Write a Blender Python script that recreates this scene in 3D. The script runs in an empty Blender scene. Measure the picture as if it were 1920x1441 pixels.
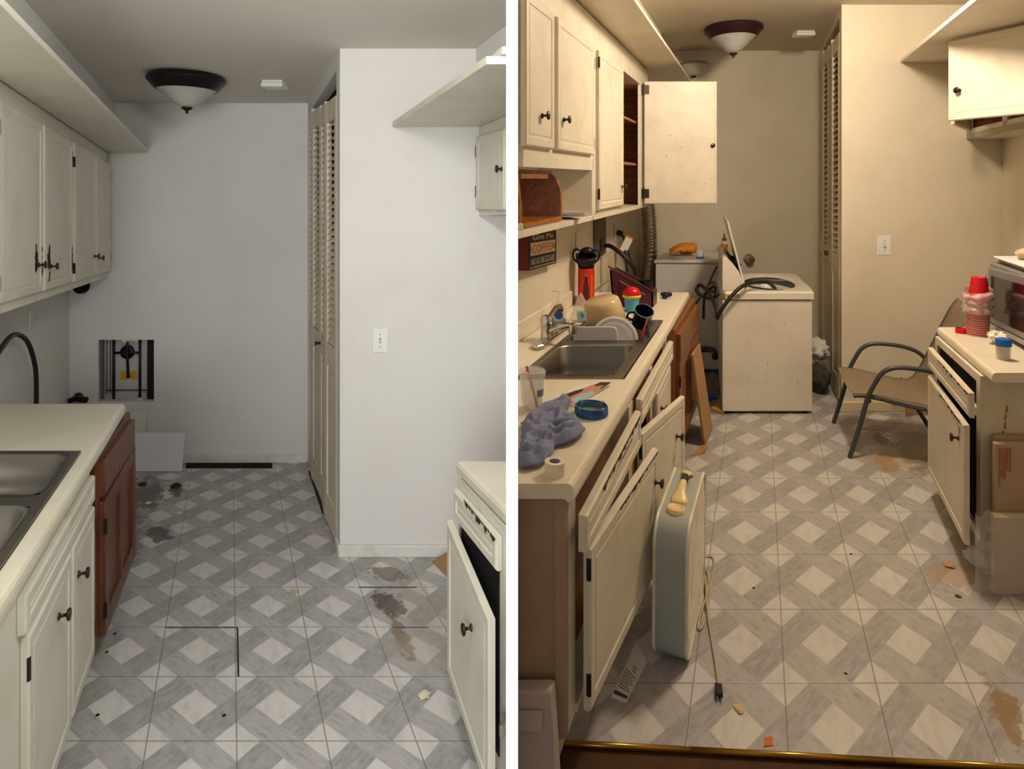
import bpy, bmesh, math, random
from mathutils import Vector, Matrix, noise
random.seed(7)
C = bpy.context.scene.collection
V = Vector
PI = math.pi

# ------------------------------------------------------------------ camera, world, light, exposure
cd = bpy.data.cameras.new('camera'); cam = bpy.data.objects.new('camera', cd); C.objects.link(cam)
cam.location = (0, 0, 1.7); cam.rotation_euler = (PI/2, 0, 0)
cd.sensor_width = 36; cd.lens = 22.5; cd.shift_y = -332.5/1920; cd.clip_start = 0.02
bpy.context.scene.camera = cam
vs = bpy.context.scene.view_settings
vs.view_transform = 'Standard'; vs.look = 'None'; vs.gamma = 1.0; vs.use_curve_mapping = False
vs.exposure = 0.0
w = bpy.data.worlds.new('world'); bpy.context.scene.world = w; w.use_nodes = True
w.node_tree.nodes['Background'].inputs[0].default_value = (1.0, 0.93, 0.84, 1)
w.node_tree.nodes['Background'].inputs[1].default_value = 0.16

def area(name, loc, target, sx, sy, power, col, spread=180):
    d = bpy.data.lights.new(name, 'AREA'); d.shape = 'RECTANGLE'; d.size = sx; d.size_y = sy
    d.energy = power; d.color = col; d.spread = math.radians(spread)
    o = bpy.data.objects.new(name, d); C.objects.link(o); o.location = loc
    o.rotation_euler = (V(target)-V(loc)).to_track_quat('-Z', 'Y').to_euler(); return o
# daylight from the window of the left kitchen, behind the viewer
area('window_daylight', (-0.25, -1.9, 1.45), (-0.75, 3.4, 1.2), 1.0, 1.4, 86, (1.0, 0.99, 0.985))
# soft point lights: an added fill over the left kitchen's near end, the ceiling lamp over the right aisle, both just above the picture
def soft_point(name, loc, power, col, r):
    d = bpy.data.lights.new(name, 'POINT'); d.energy = power; d.color = col; d.shadow_soft_size = r
    o = bpy.data.objects.new(name, d); C.objects.link(o); o.location = loc
soft_point('left_fill_light', (-0.13, 1.05, 2.40), 47, (1.0, 0.985, 0.95), 0.12)
soft_point('ceiling_lamp_light', (1.80, 3.22, 3.0), 117, (1.0, 0.84, 0.66), 0.13)
# ------------------------------------------------------------------ materials
def srgb(h):
    h = h.lstrip('#'); out = []
    for i in (0, 2, 4):
        x = int(h[i:i+2], 16)/255; out.append(x/12.92 if x <= .04045 else ((x+.055)/1.055)**2.4)
    return (*out, 1)
class NT:
    def __init__(s, name):
        s.m = bpy.data.materials.new(name); s.m.use_nodes = True; s.t = s.m.node_tree
        s.b = s.t.nodes['Principled BSDF']
    def n(s, ty, **kw):
        x = s.t.nodes.new(ty)
        for k, v in kw.items(): setattr(x, k, v)
        return x
    def put(s, sock, v):
        if isinstance(v, (int, float)): sock.default_value = v
        elif isinstance(v, tuple): sock.default_value = v
        else: s.t.links.new(v, sock)
    def M(s, op, a, b=0.0, c=None):
        x = s.n('ShaderNodeMath', operation=op); s.put(x.inputs[0], a); s.put(x.inputs[1], b)
        if c is not None: s.put(x.inputs[2], c)
        return x.outputs[0]
    def mix(s, f, a, b):
        x = s.n('ShaderNodeMix', data_type='RGBA'); s.put(x.inputs[0], f); s.put(x.inputs[6], a); s.put(x.inputs[7], b)
        return x.outputs[2]
    def noise(s, vec, scale, detail=4, rough=.55):
        x = s.n('ShaderNodeTexNoise'); x.inputs['Scale'].default_value = scale
        x.inputs['Detail'].default_value = detail; x.inputs['Roughness'].default_value = rough
        if vec is not None: s.t.links.new(vec, x.inputs['Vector'])
        return x.outputs['Fac']
    def ramp(s, f, lo, hi):
        x = s.n('ShaderNodeMapRange', interpolation_type='SMOOTHSTEP'); s.put(x.inputs[0], f)
        x.inputs[1].default_value = lo; x.inputs[2].default_value = hi; return x.outputs[0]
    def xyz(s, x, y, z=0.0):
        c = s.n('ShaderNodeCombineXYZ'); s.put(c.inputs[0], x); s.put(c.inputs[1], y); s.put(c.inputs[2], z); return c.outputs[0]
    def obj(s, sc=(1, 1, 1)):
        t = s.n('ShaderNodeTexCoord'); mp = s.n('ShaderNodeMapping'); mp.inputs['Scale'].default_value = sc
        s.t.links.new(t.outputs['Object'], mp.inputs[0]); return mp.outputs[0]
    def bump(s, h, st=.2, d=.004):
        x = s.n('ShaderNodeBump'); x.inputs['Strength'].default_value = st; x.inputs['Distance'].default_value = d
        s.t.links.new(h, x.inputs['Height']); s.t.links.new(x.outputs[0], s.b.inputs['Normal'])
def mat(name, col, rough=.5, metal=0, dirt=None, damt=.25, dscale=6, bump=0, bscale=60, alpha=1, trans=0, ior=1.45, coat=0):
    N = NT(name); b = N.b; col = srgb(col)
    b.inputs['Base Color'].default_value = col
    b.inputs['Roughness'].default_value = rough; b.inputs['Metallic'].default_value = metal
    b.inputs['Alpha'].default_value = alpha; b.inputs['Transmission Weight'].default_value = trans; b.inputs['IOR'].default_value = ior
    b.inputs['Coat Weight'].default_value = coat
    if dirt:
        o = N.obj(); f = N.ramp(N.noise(o, dscale, 6, .62), .42, .72)
        N.put(b.inputs['Base Color'], N.mix(N.M('MULTIPLY', f, damt), col, srgb(dirt)))
    if bump: N.bump(N.noise(N.obj(), bscale, 3), bump)
    return N.m
def wood(name, c1, c2, sc=(26, 26, 3), rough=.4):
    N = NT(name); f = N.ramp(N.noise(N.obj(sc), 1.6, 6, .6), .3, .7)
    N.put(N.b.inputs['Base Color'], N.mix(f, srgb(c1), srgb(c2))); N.b.inputs['Roughness'].default_value = rough
    N.bump(f, .12, .002); return N.m
def tile_floor(name, u0, su, v0, sv, stains, lines=(), tint=None):
    N = NT(name); uv = N.n('ShaderNodeUVMap'); sp = N.n('ShaderNodeSeparateXYZ'); N.t.links.new(uv.outputs[0], sp.inputs[0])
    u, v = sp.outputs[0], sp.outputs[1]
    x = N.M('DIVIDE', N.M('SUBTRACT', u, u0), su); y = N.M('DIVIDE', N.M('SUBTRACT', v, v0), sv)
    fx = N.M('SUBTRACT', N.M('FRACT', x), .5); fy = N.M('SUBTRACT', N.M('FRACT', y), .5)
    p = N.M('ADD', fx, fy); q = N.M('SUBTRACT', fx, fy)
    s = N.M('MAXIMUM', N.M('ABSOLUTE', p), N.M('ABSOLUTE', q))
    A, B = .275, .735
    light = N.M('MAXIMUM', N.M('LESS_THAN', s, A), N.M('GREATER_THAN', s, B))
    isP = N.M('MAXIMUM', N.M('MULTIPLY', N.M('GREATER_THAN', p, A), N.M('LESS_THAN', q, A)),
              N.M('MULTIPLY', N.M('LESS_THAN', p, -A), N.M('GREATER_THAN', q, -A)))
    cell = N.n('ShaderNodeTexWhiteNoise'); N.t.links.new(N.xyz(N.M('FLOOR', x), N.M('FLOOR', y)), cell.inputs['Vector'])
    cw = cell.outputs['Value']
    P2 = N.M('ADD', N.M('ADD', x, y), N.M('MULTIPLY', cw, 0)); Q2 = N.M('SUBTRACT', x, y)
    nP = N.noise(N.xyz(N.M('MULTIPLY', P2, 9), N.M('MULTIPLY', Q2, 2.4)), 1.5, 6, .7)
    nQ = N.noise(N.xyz(N.M('MULTIPLY', P2, 2.4), N.M('MULTIPLY', Q2, 9), 7.3), 1.5, 6, .7)
    mar = N.noise(N.xyz(u, v), 16, 5, .6)
    bandP = N.mix(N.ramp(nP, .40, .70), srgb('#b3b1af'), srgb('#98979b'))
    bandQ = N.mix(N.ramp(nQ, .30, .66), srgb('#acaaa8'), srgb('#8f8e90'))
    band = N.mix(isP, bandQ, bandP)
    band = N.mix(N.M('MULTIPLY', N.ramp(mar, .4, .7), .4), band, srgb('#bab6b2'))
    band = N.mix(N.M('MULTIPLY', isP, N.M('MULTIPLY', N.ramp(nP, .60, .72), .7)), band, srgb('#74737a'))
    vein = N.noise(N.xyz(N.M('MULTIPLY', u, 26), N.M('MULTIPLY', v, 9)), 1.0, 6, .6)
    lite = N.mix(N.M('MULTIPLY', N.ramp(vein, .42, .68), .55), srgb('#d6d4d0'), srgb('#bab8b5'))
    col = N.mix(light, band, lite)
    # fine seams between the printed bands
    seam = N.M('LESS_THAN', N.M('ABSOLUTE', N.M('SUBTRACT', s, A)), .008)
    seam = N.M('MAXIMUM', seam, N.M('LESS_THAN', N.M('ABSOLUTE', N.M('SUBTRACT', s, B)), .007))
    col = N.mix(N.M('MULTIPLY', seam, .35), col, srgb('#c6c4c1'))
    e = N.M('MINIMUM', N.M('SUBTRACT', .5, N.M('ABSOLUTE', fx)), N.M('SUBTRACT', .5, N.M('ABSOLUTE', fy)))
    col = N.mix(N.M('MULTIPLY', N.ramp(e, .011, .004), .75), col, srgb('#6b6a69'))
    fine = N.noise(N.xyz(u, v), 70, 4, .6)
    col = N.mix(N.M('MULTIPLY', N.ramp(fine, .62, .75), .35), col, srgb('#6d6a69'))
    nz = N.noise(N.xyz(u, v, 3.1), 11, 6, .68); nz2 = N.noise(N.xyz(u, v, 9.7), 24, 6, .7)
    for (cu, cv, ru, rv, cc, st) in stains:
        d = N.M('SQRT', N.M('ADD', N.M('POWER', N.M('DIVIDE', N.M('SUBTRACT', u, cu), ru), 2.0), N.M('POWER', N.M('DIVIDE', N.M('SUBTRACT', v, cv), rv), 2.0)))
        d = N.M('ADD', d, N.M('ADD', N.M('MULTIPLY', N.M('SUBTRACT', nz, .5), 2.6), N.M('MULTIPLY', N.M('SUBTRACT', nz2, .5), 2.0)))
        col = N.mix(N.M('MULTIPLY', N.ramp(d, 1.05, .72), st), col, srgb(cc))
    for (ua, ub, va, vb) in lines:
        k = N.M('MULTIPLY', N.M('MULTIPLY', N.M('GREATER_THAN', u, ua), N.M('LESS_THAN', u, ub)), N.M('MULTIPLY', N.M('GREATER_THAN', v, va), N.M('LESS_THAN', v, vb)))
        col = N.mix(k, col, srgb('#16130f'))
    if tint: col = N.mix(tint[1], col, srgb(tint[0]))
    N.put(N.b.inputs['Base Color'], col); N.b.inputs['Roughness'].default_value = .38
    N.bump(N.ramp(e, .0, .012), .25, .003); return N.m

wallL = mat('wall_paint', '#dedcd8', .75, dirt='#c9c3b2', damt=.25, dscale=1.6, bump=.05, bscale=90)
wallR = mat('wall_paint_cream', '#d9d0bc', .6, dirt='#bfb094', damt=.3, dscale=1.8, bump=.05, bscale=90)
ceilM = mat('ceiling_paint', '#dad5cb', .9, bump=.15, bscale=160)
ceilR = mat('ceiling_paint_warm', '#cdc3b0', .9, bump=.15, bscale=160)
cabM = mat('cabinet_paint', '#d8d5c6', .42, dirt='#b7ad8f', damt=.3, dscale=5)
cabR = mat('cabinet_paint_cream', '#dad1bd', .42, dirt='#b59f77', damt=.3, dscale=5)
cabEnd = mat('cabinet_end_panel', '#a98f74', .6, dirt='#8d7560', damt=.5, dscale=4)  # darker copy of the cabinet paint, the unlit end's shade put into it
lamM = mat('counter_laminate', '#dbd6c4', .3, dirt='#c4b996', damt=.35, dscale=4)
lamR = mat('counter_laminate_cream', '#e6dcc6', .28, dirt='#c9b58f', damt=.3, dscale=5)
trimM = mat('trim_paint', '#dddbd5', .5, dirt='#9d8f78', damt=.3, dscale=9)
trimR = mat('trim_paint_cream', '#d6c9a8', .5, dirt='#9d8a60', damt=.3, dscale=9)
louvM = mat('louver_paint', '#d5cab4', .5, dirt='#ab9a78', damt=.35, dscale=3)
louvR = mat('louver_paint_cream', '#cfc5a8', .5, dirt='#a89a72', damt=.3, dscale=3)
redwood = wood('stained_wood', '#71402a', '#512a1b')
brownwood = wood('brown_wood', '#8c5425', '#5d3315')
innerwood = wood('cabinet_inside', '#9a6433', '#6f4420', (6, 26, 26))
breadwood = wood('honey_wood', '#a8662a', '#7c4417', (30, 6, 30), .3)
rawwood = wood('raw_wood', '#c79a62', '#a87c48')
steel = mat('brushed_steel', '#8d8a85', .28, 1, bump=.03, bscale=200)
steelD = mat('basin_steel', '#908c87', .33, 1, bump=.03, bscale=200)
chrome = mat('chrome', '#c9c6c0', .12, 1)
blackM = mat('black_metal', '#16151a', .4, .3)
bronze = mat('dark_bronze', '#241a1c', .35, .5)
knobM = mat('antique_knob', '#3f3a30', .32, .8)
hingeM = mat('dark_hinge', '#35302a', .45, .7)
frost = mat('frosted_glass', '#c9cac4', .45, dirt='#aeb0aa', damt=.3, dscale=18, trans=.15)
white = mat('white_plastic', '#e9e8e4', .35)
ivory = mat('ivory_plastic', '#ddd6c2', .4)
black = mat('black_plastic', '#121214', .45)
rubber = mat('black_rubber', '#18181b', .5)
dark = mat('dark_void', '#060505', .9)  # near-black, stands in for the shade inside openings
subfl = mat('bare_subfloor', '#3a2f27', .9, dirt='#15100c', damt=.8, dscale=14)
chip = mat('chipped_paint', '#3f2519', .85, dirt='#23140d', damt=.6, dscale=30)
enamel = mat('washer_enamel', '#e0d9cb', .3, dirt='#c7b79b', damt=.35, dscale=3)
enamelG = mat('dryer_enamel', '#cfcdc8', .35)
board_w = mat('white_board', '#dddce0', .7)
plaster = mat('plaster', '#d9d0c0', .9)
card = mat('cardboard', '#a57f58', .85, dirt='#8d6b48', damt=.4, dscale=6)
cardP = mat('carton_board', '#b79f86', .8, dirt='#a48b70', damt=.4, dscale=6)
cardT = mat('wrapped_board', '#b8a587', .7)
film = mat('clear_film', '#ffffff', .1, alpha=.24)
clearp = mat('clear_plastic', '#f2f2f0', .1, alpha=.3)
yellow = mat('yellow_label', '#d8a51c', .6)
orange = mat('orange_pouch', '#d98a1e', .55, dirt='#a85f10', damt=.5, dscale=14)
brown = mat('brown_ink', '#5f3311', .6)
red = mat('red_plastic', '#c8141a', .25)
redD = mat('dark_red_plastic', '#8a1420', .3)
burg = mat('burgundy_plastic', '#4a1c20', .35)
blue = mat('blue_plastic', '#1d63b8', .35)
skyb = mat('sky_blue_plastic', '#57aedb', .45)
yel = mat('yellow_plastic', '#f0c21d', .35)
navy = mat('navy_glaze', '#12162c', .15)
teal = mat('teal_plastic', '#3b8c96', .35)
tealS = mat('sponge', '#4b98a5', .9)
beige = mat('beige_glaze', '#d2b98c', .15)
plateM = mat('plate_glaze', '#d8d4d4', .2)
plateR = mat('plate_ring', '#77727c', .3)
boardg = mat('cutting_board', '#c6c3c8', .5)
towelM = mat('towel_cloth', '#8388a3', .95, dirt='#6d7290', damt=.6, dscale=30, bump=.5, bscale=320)
slingM = mat('sling_fabric', '#86755e', .8, dirt='#766551', damt=.4, dscale=5, bump=.2, bscale=400)
tubeM = mat('grey_tube', '#4b4d50', .4, .3)
fanG = mat('fan_green_metal', '#9da199', .35)
fanW = mat('fan_cream_metal', '#ddd5c0', .4, dirt='#a98f62', damt=.4, dscale=12)
fanK = mat('aged_plastic', '#e3c78d', .35)
cordM = mat('tan_cord', '#b8a88c', .5)
glassB = mat('blue_glass', '#2f7bb0', .08, trans=.6)
glassC = mat('pale_glass', '#b9d3cf', .08, trans=.6)
paper = mat('paper', '#dcd8d0', .7)
ink = mat('grey_ink', '#8b8790', .8)
inkB = mat('navy_ink', '#3b3a63', .7)
pink = mat('pink_ink', '#b06a5c', .8)
signR = mat('sign_red', '#7a1c17', .5)
signB = mat('sign_black', '#26221f', .6)
signC = mat('sign_cream', '#d8c8a6', .6)
signT = mat('sign_letter_red', '#c85838', .6)
signW = mat('sign_letter_white', '#cfc6b2', .6)
tin = mat('red_tin', '#d3290f', .3)
tinY = mat('tin_yellow', '#d8a128', .4)
bottleM = mat('bottle_print', '#4b2317', .4)
bottleC = mat('bottle_cap_print', '#6e8a78', .4)
gold = mat('brass_strip', '#a98338', .3, .9)
carpet = mat('brown_floor', '#4c3018', .9, dirt='#33200f', damt=.6, dscale=20, bump=.3, bscale=90)
gblue = mat('soap_blue', '#5d93c4', .15, alpha=.75)
skin = mat('print_skin', '#c08868', .5)
hairM = mat('print_hair', '#3a221a', .5)
shirt = mat('print_shirt', '#9dbad2', .5)
cloth = mat('white_cloth', '#d9d4cc', .9, bump=.3, bscale=120)
bagM = mat('olive_bag', '#3f3f2f', .85, bump=.2, bscale=120)
foil = mat('duct_foil', '#b5ada0', .3, .9)
silver = mat('silver_plastic', '#8f8f90', .35, .5)
mwGlass = mat('microwave_glass', '#1c1718', .12)
tapeM = mat('tape_paper', '#ead9c0', .7)
greyl = mat('grey_paper', '#9fa0a2', .6)
pick = mat('toothpick_wood', '#c09a68', .7)
binM = mat('grey_bin_plastic', '#b6a8a0', .5)
tissue = mat('tissue', '#efe6d2', .9)
rust = mat('rust', '#9c5a34', .9)
orangeL = mat('orange_liquid', '#c8631e', .3)
partM = mat('partition_paint', '#efefee', .6)

# ------------------------------------------------------------------ the two kitchens: each has a back wall that runs east-west and
# long walls that lean off square, and a floor that is a little out of level, both sheared to fit two separate perspectives to the one camera
class Room:
    def __init__(s, k, b): s.k, s.b = k, b; s.tilt = math.atan(b)
    def __call__(s, u, v, h=0.0): return V((u + s.k*v, v, h + s.b*v))
L = Room(-.44, -.0433)
R = Room(.385, .0442)
OFF = {}
class Fr:                                        # a frame on a vertical panel: a along it, n out of it, b up
    def __init__(s, A, B, flip=False):
        s.o = V(A); d = V(B)-s.o; s.len = d.length; s.X = d.normalized()
        s.Z = V((0, 0, 1)); s.N = s.X.cross(s.Z).normalized()
        if flip: s.N = -s.N
    def __call__(s, a, n, b): return s.o + s.X*a + s.N*n + s.Z*b
def rotfr(o, rx=0, ry=0, rz=0): return Matrix.Translation(V(o)) @ Matrix.Rotation(rz, 4, 'Z') @ Matrix.Rotation(ry, 4, 'Y') @ Matrix.Rotation(rx, 4, 'X')
def spline(pts, n=6):
    pts = [V(p) for p in pts]; out = []
    for i in range(len(pts)-1):
        p0 = pts[max(i-1, 0)]; p1 = pts[i]; p2 = pts[i+1]; p3 = pts[min(i+2, len(pts)-1)]
        for j in range(n):
            t = j/n; out.append(.5*((2*p1)+(-p0+p2)*t+(2*p0-5*p1+4*p2-p3)*t*t+(-p0+3*p1-3*p2+p3)*t**3))
    out.append(pts[-1]); return out
class MB:
    def __init__(s): s.bm = bmesh.new()
    def face(s, pts):
        return s.bm.faces.new([s.bm.verts.new(V(p)) for p in pts])
    def prism(s, bot, top):
        b = [s.bm.verts.new(V(p)) for p in bot]; t = [s.bm.verts.new(V(p)) for p in top]; n = len(b)
        s.bm.faces.new(b); s.bm.faces.new(list(reversed(t)))
        for i in range(n): s.bm.faces.new([b[i], b[(i+1) % n], t[(i+1) % n], t[i]])
        return s
    def rbox(s, R_, u0, u1, v0, v1, h0, h1):
        q = [(u0, v0), (u1, v0), (u1, v1), (u0, v1)]
        return s.prism([R_(a, b, h0) for a, b in q], [R_(a, b, h1) for a, b in q])
    def rpoly(s, R_, q, h0, h1): return s.prism([R_(a, b, h0) for a, b in q], [R_(a, b, h1) for a, b in q])
    def fbox(s, f, a0, a1, n0, n1, b0, b1):
        q = [(a0, n0), (a1, n0), (a1, n1), (a0, n1)]
        return s.prism([f(a, n, b0) for a, n in q], [f(a, n, b1) for a, n in q])
    def box(s, x0, x1, y0, y1, z0, z1, M=None):
        q = [(x0, y0), (x1, y0), (x1, y1), (x0, y1)]; M = M or Matrix()
        return s.prism([M @ V((a, b, z0)) for a, b in q], [M @ V((a, b, z1)) for a, b in q])
    def extr(s, R_, prof, v0, v1): return s.prism([R_(u, v0, h) for u, h in prof], [R_(u, v1, h) for u, h in prof])
    def tube(s, pts, r, n=8, sm=0, caps=True):
        pts = spline(pts, sm) if sm else [V(p) for p in pts]; rings = []; ref = None
        rr = r if callable(r) else (lambda t: r)
        for i, p in enumerate(pts):
            t = (pts[min(i+1, len(pts)-1)]-pts[max(i-1, 0)])
            t = t.normalized() if t.length > 1e-9 else V((0, 0, 1))
            if ref is None:
                ref = t.orthogonal().normalized()
            else:
                ref = (ref - t*ref.dot(t)); ref = ref.normalized() if ref.length > 1e-6 else t.orthogonal().normalized()
            b = t.cross(ref); k = rr(i/(len(pts)-1))
            rings.append([s.bm.verts.new(p + (ref*math.cos(a)+b*math.sin(a))*k) for a in [2*PI*j/n for j in range(n)]])
        for a, b in zip(rings, rings[1:]):
            for j in range(n): s.bm.faces.new([a[j], a[(j+1) % n], b[(j+1) % n], b[j]])
        if caps: s.bm.faces.new(list(reversed(rings[0]))); s.bm.faces.new(rings[-1])
        return s
    def lathe(s, prof, M=None, n=28, a0=0, a1=2*PI, wob=0):
        M = M or Matrix(); full = abs(a1-a0-2*PI) < 1e-6; k = n if full else n+1; rings = []
        for r, z in prof:
            if r < 1e-6: rings.append([s.bm.verts.new(M @ V((0, 0, z)))]); continue
            rings.append([s.bm.verts.new(M @ V((r*(1+wob*(j % 2))*math.cos(a0+(a1-a0)*j/n), r*(1+wob*(j % 2))*math.sin(a0+(a1-a0)*j/n), z))) for j in range(k)])
        for A, B in zip(rings, rings[1:]):
            for j in range(n):
                j2 = (j+1) % k
                f = [A[j % len(A)], A[j2 % len(A)], B[j2 % len(B)], B[j % len(B)]]; g = []
                for x in f:
                    if x not in g: g.append(x)
                if len(g) > 2:
                    try: s.bm.faces.new(g)
                    except ValueError: pass
        return s
    def ball(s, c, r, sc=(1, 1, 1), rough=0, fr=3, sub=3, seed=0):
        m = bmesh.ops.create_icosphere(s.bm, subdivisions=sub, radius=1)
        for v in m['verts']:
            p = v.co.copy(); k = 1 + rough*noise.noise(p*fr+V((seed, 0, 0))) + rough*.5*noise.noise(p*fr*2.3+V((0, seed, 0)))
            v.co = V((p.x*sc[0]*r*k, p.y*sc[1]*r*k, p.z*sc[2]*r*k)) + V(c)
        return s
    def sheet(s, fn, nu, nv, th=0):
        g = [[s.bm.verts.new(V(fn(i/nu, j/nv))) for j in range(nv+1)] for i in range(nu+1)]
        for i in range(nu):
            for j in range(nv): s.bm.faces.new([g[i][j], g[i+1][j], g[i+1][j+1], g[i][j+1]])
        return s
    def build(s, name, m, parent=None, local=False, smooth=False, bevel=0, seg=2, solid=0, sub=0, uv=None):
        bm = s.bm; bmesh.ops.recalc_face_normals(bm, faces=bm.faces)
        if local: off = V((0, 0, 0))
        elif parent is not None: off = OFF.get(parent.name, V((0, 0, 0)))
        else:
            lo = V((min(v.co[i] for v in bm.verts) for i in range(3))); hi = V((max(v.co[i] for v in bm.verts) for i in range(3)))
            off = V(((lo.x+hi.x)/2, (lo.y+hi.y)/2, lo.z))
        if uv:
            l = bm.loops.layers.uv.new('UVMap')
            for f in bm.faces:
                for lp in f.loops: lp[l].uv = uv(lp.vert.co)
        for v in bm.verts: v.co -= off
        me = bpy.data.meshes.new(name); bm.to_mesh(me); bm.free()
        me.materials.append(m)
        if smooth:
            for p in me.polygons: p.use_smooth = True
        o = bpy.data.objects.new(name, me); C.objects.link(o)
        OFF[o.name] = off
        if parent is not None: o.parent = parent
        elif not local: o.location = off
        if sub:
            k = o.modifiers.new('sub', 'SUBSURF'); k.levels = sub; k.render_levels = sub
        if solid:
            k = o.modifiers.new('solid', 'SOLIDIFY'); k.thickness = solid; k.offset = 0
        if bevel:
            k = o.modifiers.new('bevel', 'BEVEL'); k.width = bevel; k.segments = seg; k.limit_method = 'ANGLE'; k.angle_limit = math.radians(40)
        if smooth and (bevel or smooth == 2):
            k = o.modifiers.new('edge', 'EDGE_SPLIT'); k.split_angle = math.radians(40)
        return o
def tag(o, label, cat, group=None, kind=None):
    o['label'] = label; o['category'] = cat
    if group: o['group'] = group
    if kind: o['kind'] = kind
    return o
def T(name, label, cat, loc, group=None, room=None, yaw=0.0):
    """an Empty at the thing's base; with room given, it stands on that room's floor slope, turned by yaw"""
    o = bpy.data.objects.new(name, None); C.objects.link(o); o.location = V(loc)
    if room is not None: o.rotation_euler = (Matrix.Rotation(room.tilt, 3, 'X') @ Matrix.Rotation(yaw, 3, 'Z')).to_euler()
    o.empty_display_size = .05
    OFF[o.name] = V(loc) if room is None else V((0, 0, 0))
    return tag(o, label, cat, group)
def S(mb, name, m, **kw):
    o = mb.build(name, m, **kw); o['kind'] = 'structure'; return o

# ------------------------------------------------------------------ shared builders
def slab(f, wd, hA0, hA1, hB0, hB1, th, inset=.035, dep=.004, ch=.006):
    """a cabinet door or drawer front: chamfered slab with a routed inner panel; heights may differ at its two ends"""
    m = MB(); bm = m.bm
    def H(a, t): 
        x = a/wd; return (hA0+(hB0-hA0)*x)*(1-t) + (hA1+(hB1-hA1)*x)*t
    ht = (hA1-hA0+hB1-hB0)/2
    def ring(i, n):
        ti = i/ht; return [bm.verts.new(f(a, n, H(a, t))) for a, t in ((i, ti), (wd-i, ti), (wd-i, 1-ti), (i, 1-ti))]
    rs = [ring(0, 0), ring(0, th-ch), ring(ch, th)]
    if inset: rs += [ring(inset, th), ring(inset+.005, th-dep), ring(inset+.012, th-dep), ring(inset+.016, th-dep+.002)]
    bm.faces.new(rs[0])
    for A, B in zip(rs, rs[1:]):
        for j in range(4): bm.faces.new([A[j], A[(j+1) % 4], B[(j+1) % 4], B[j]])
    bm.faces.new(rs[-1]); return m
def knob_mb(p, N, r=.019, ln=.032):
    q = V(N).to_track_quat('Z', 'Y').to_matrix().to_4x4(); M = Matrix.Translation(V(p)) @ q
    return MB().lathe([(.011, 0), (.011, .003), (.005, .006), (.005, ln*.6), (r*.8, ln*.68), (r, ln*.82), (r*.85, ln*.95), (0, ln)], M, 16)
def hinge_mb(f, a, b, ht=.06, n=.0):
    m = MB(); m.tube([f(a, n+.006, b-ht/2), f(a, n+.006, b+ht/2)], .006, 8); m.fbox(f, a-.004, a+.016, n-.001, n+.003, b-ht/2, b+ht/2); return m
def chips_mb(f, a0, a1, b, dh, n, cnt, seed, grow=1.0):
    """flakes where the paint has come off along an edge"""
    rnd = random.Random(seed); m = MB(); a = a0
    for i in range(cnt):
        wd = (a1-a0)/cnt*rnd.uniform(.9, 1.7); k = (.2+.8*rnd.random()**1.6)*dh
        if callable(b): bb = b(a)
        else: bb = b
        pts = [(a, bb), (a+wd*.5, bb+rnd.uniform(0, .001)), (a+wd, bb), (a+wd*rnd.uniform(.6, .9), bb-k*rnd.uniform(.4, 1)), (a+wd*rnd.uniform(.2, .5), bb-k)]
        m.prism([f(x, n, y) for x, y in pts], [f(x, n+.0012, y) for x, y in pts]); a += (a1-a0)/cnt
    return m
def cab_door(parent, f, wd, h0, h1, th, m, knob=None, hinges=(), name='door', hB=None, inset=.035, km=None):
    hB = hB or (h0, h1)
    d = slab(f, wd, h0, h1, hB[0], hB[1], th, inset).build(name, m, parent)
    if knob: knob_mb(f(knob[0], th, knob[1]), f.N).build('knob', km or knobM, d, smooth=True)
    for a, b in hinges: hinge_mb(f, a, b, n=th*.5).build('hinge', hingeM, d)
    return d
def light_fixture(p, rr, hgt, label, rim=bronze):
    t = T('ceiling_light', label, 'ceiling light', p)
    M = Matrix.Translation(V(p)); k = rr/.22; z = hgt
    MB().lathe([(.0, 0), (rr*.93, 0), (rr*.97, -.012*k), (rr, -.02*k), (rr, -.035*k), (rr*.95, -.045*k), (rr*.82, -.08*k), (rr*.76, -.09*k), (rr*.72, -.075*k), (0, -.06*k)], M, 48).build('rim', rim, t, smooth=2)
    pr = []
    for i in range(13):
        a = i/12*PI/2; pr.append((rr*.76*(1-i/12)**.62*(1-.10*math.sin(2*a)) if i < 12 else 0, -.085*k-(z-.085*k-.035)*(i/12)))
    MB().lathe(pr, M, 48).build('glass_bowl', frost, t, smooth=True)
    zb = -(z-.035)
    MB().lathe([(0, zb+.006), (.03, zb+.004), (.033, zb-.004), (.016, zb-.012), (.008, zb-.018), (.011, zb-.026), (.006, zb-.033), (0, zb-.035)], M, 20).build('finial', rim, t, smooth=True)
def detector(p, room, label, sx=.14):
    t = T('smoke_detector', label, 'smoke detector', p, room=room)
    MB().box(-sx*.46, sx*.46, -.05, .05, -.014, 0).build('base', white, t, True, bevel=.004)
    MB().box(-sx*.5, sx*.5, -.06, .055, -.045, -.014).build('cover', white, t, True, bevel=.012, seg=3)
def switch(p, room, label, wd, ht):
    t = T('light_switch', label, 'light switch', p, room=room)
    MB().box(-wd/2, wd/2, -.007, 0, -ht/2, ht/2).build('cover_plate', white, t, True, bevel=.004)
    MB().box(-.006, .006, -.009, -.006, -.014, .014).build('toggle_slot', greyl, t, True)
    MB().box(-.0045, .0045, -.022, -.006, -.002, .011, Matrix.Rotation(.35, 4, 'X')).build('toggle', ivory, t, True, bevel=.001)
    for s_ in (-1, 1): MB().lathe([(0, 0), (.004, 0), (.004, .002), (0, .002)], Matrix.Translation((0, -.009, s_*ht*.25)) @ Matrix.Rotation(-PI/2, 4, 'X') @ Matrix.Translation((0, 0, -.001)), 10).build('screw', greyl, t, True)
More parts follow.
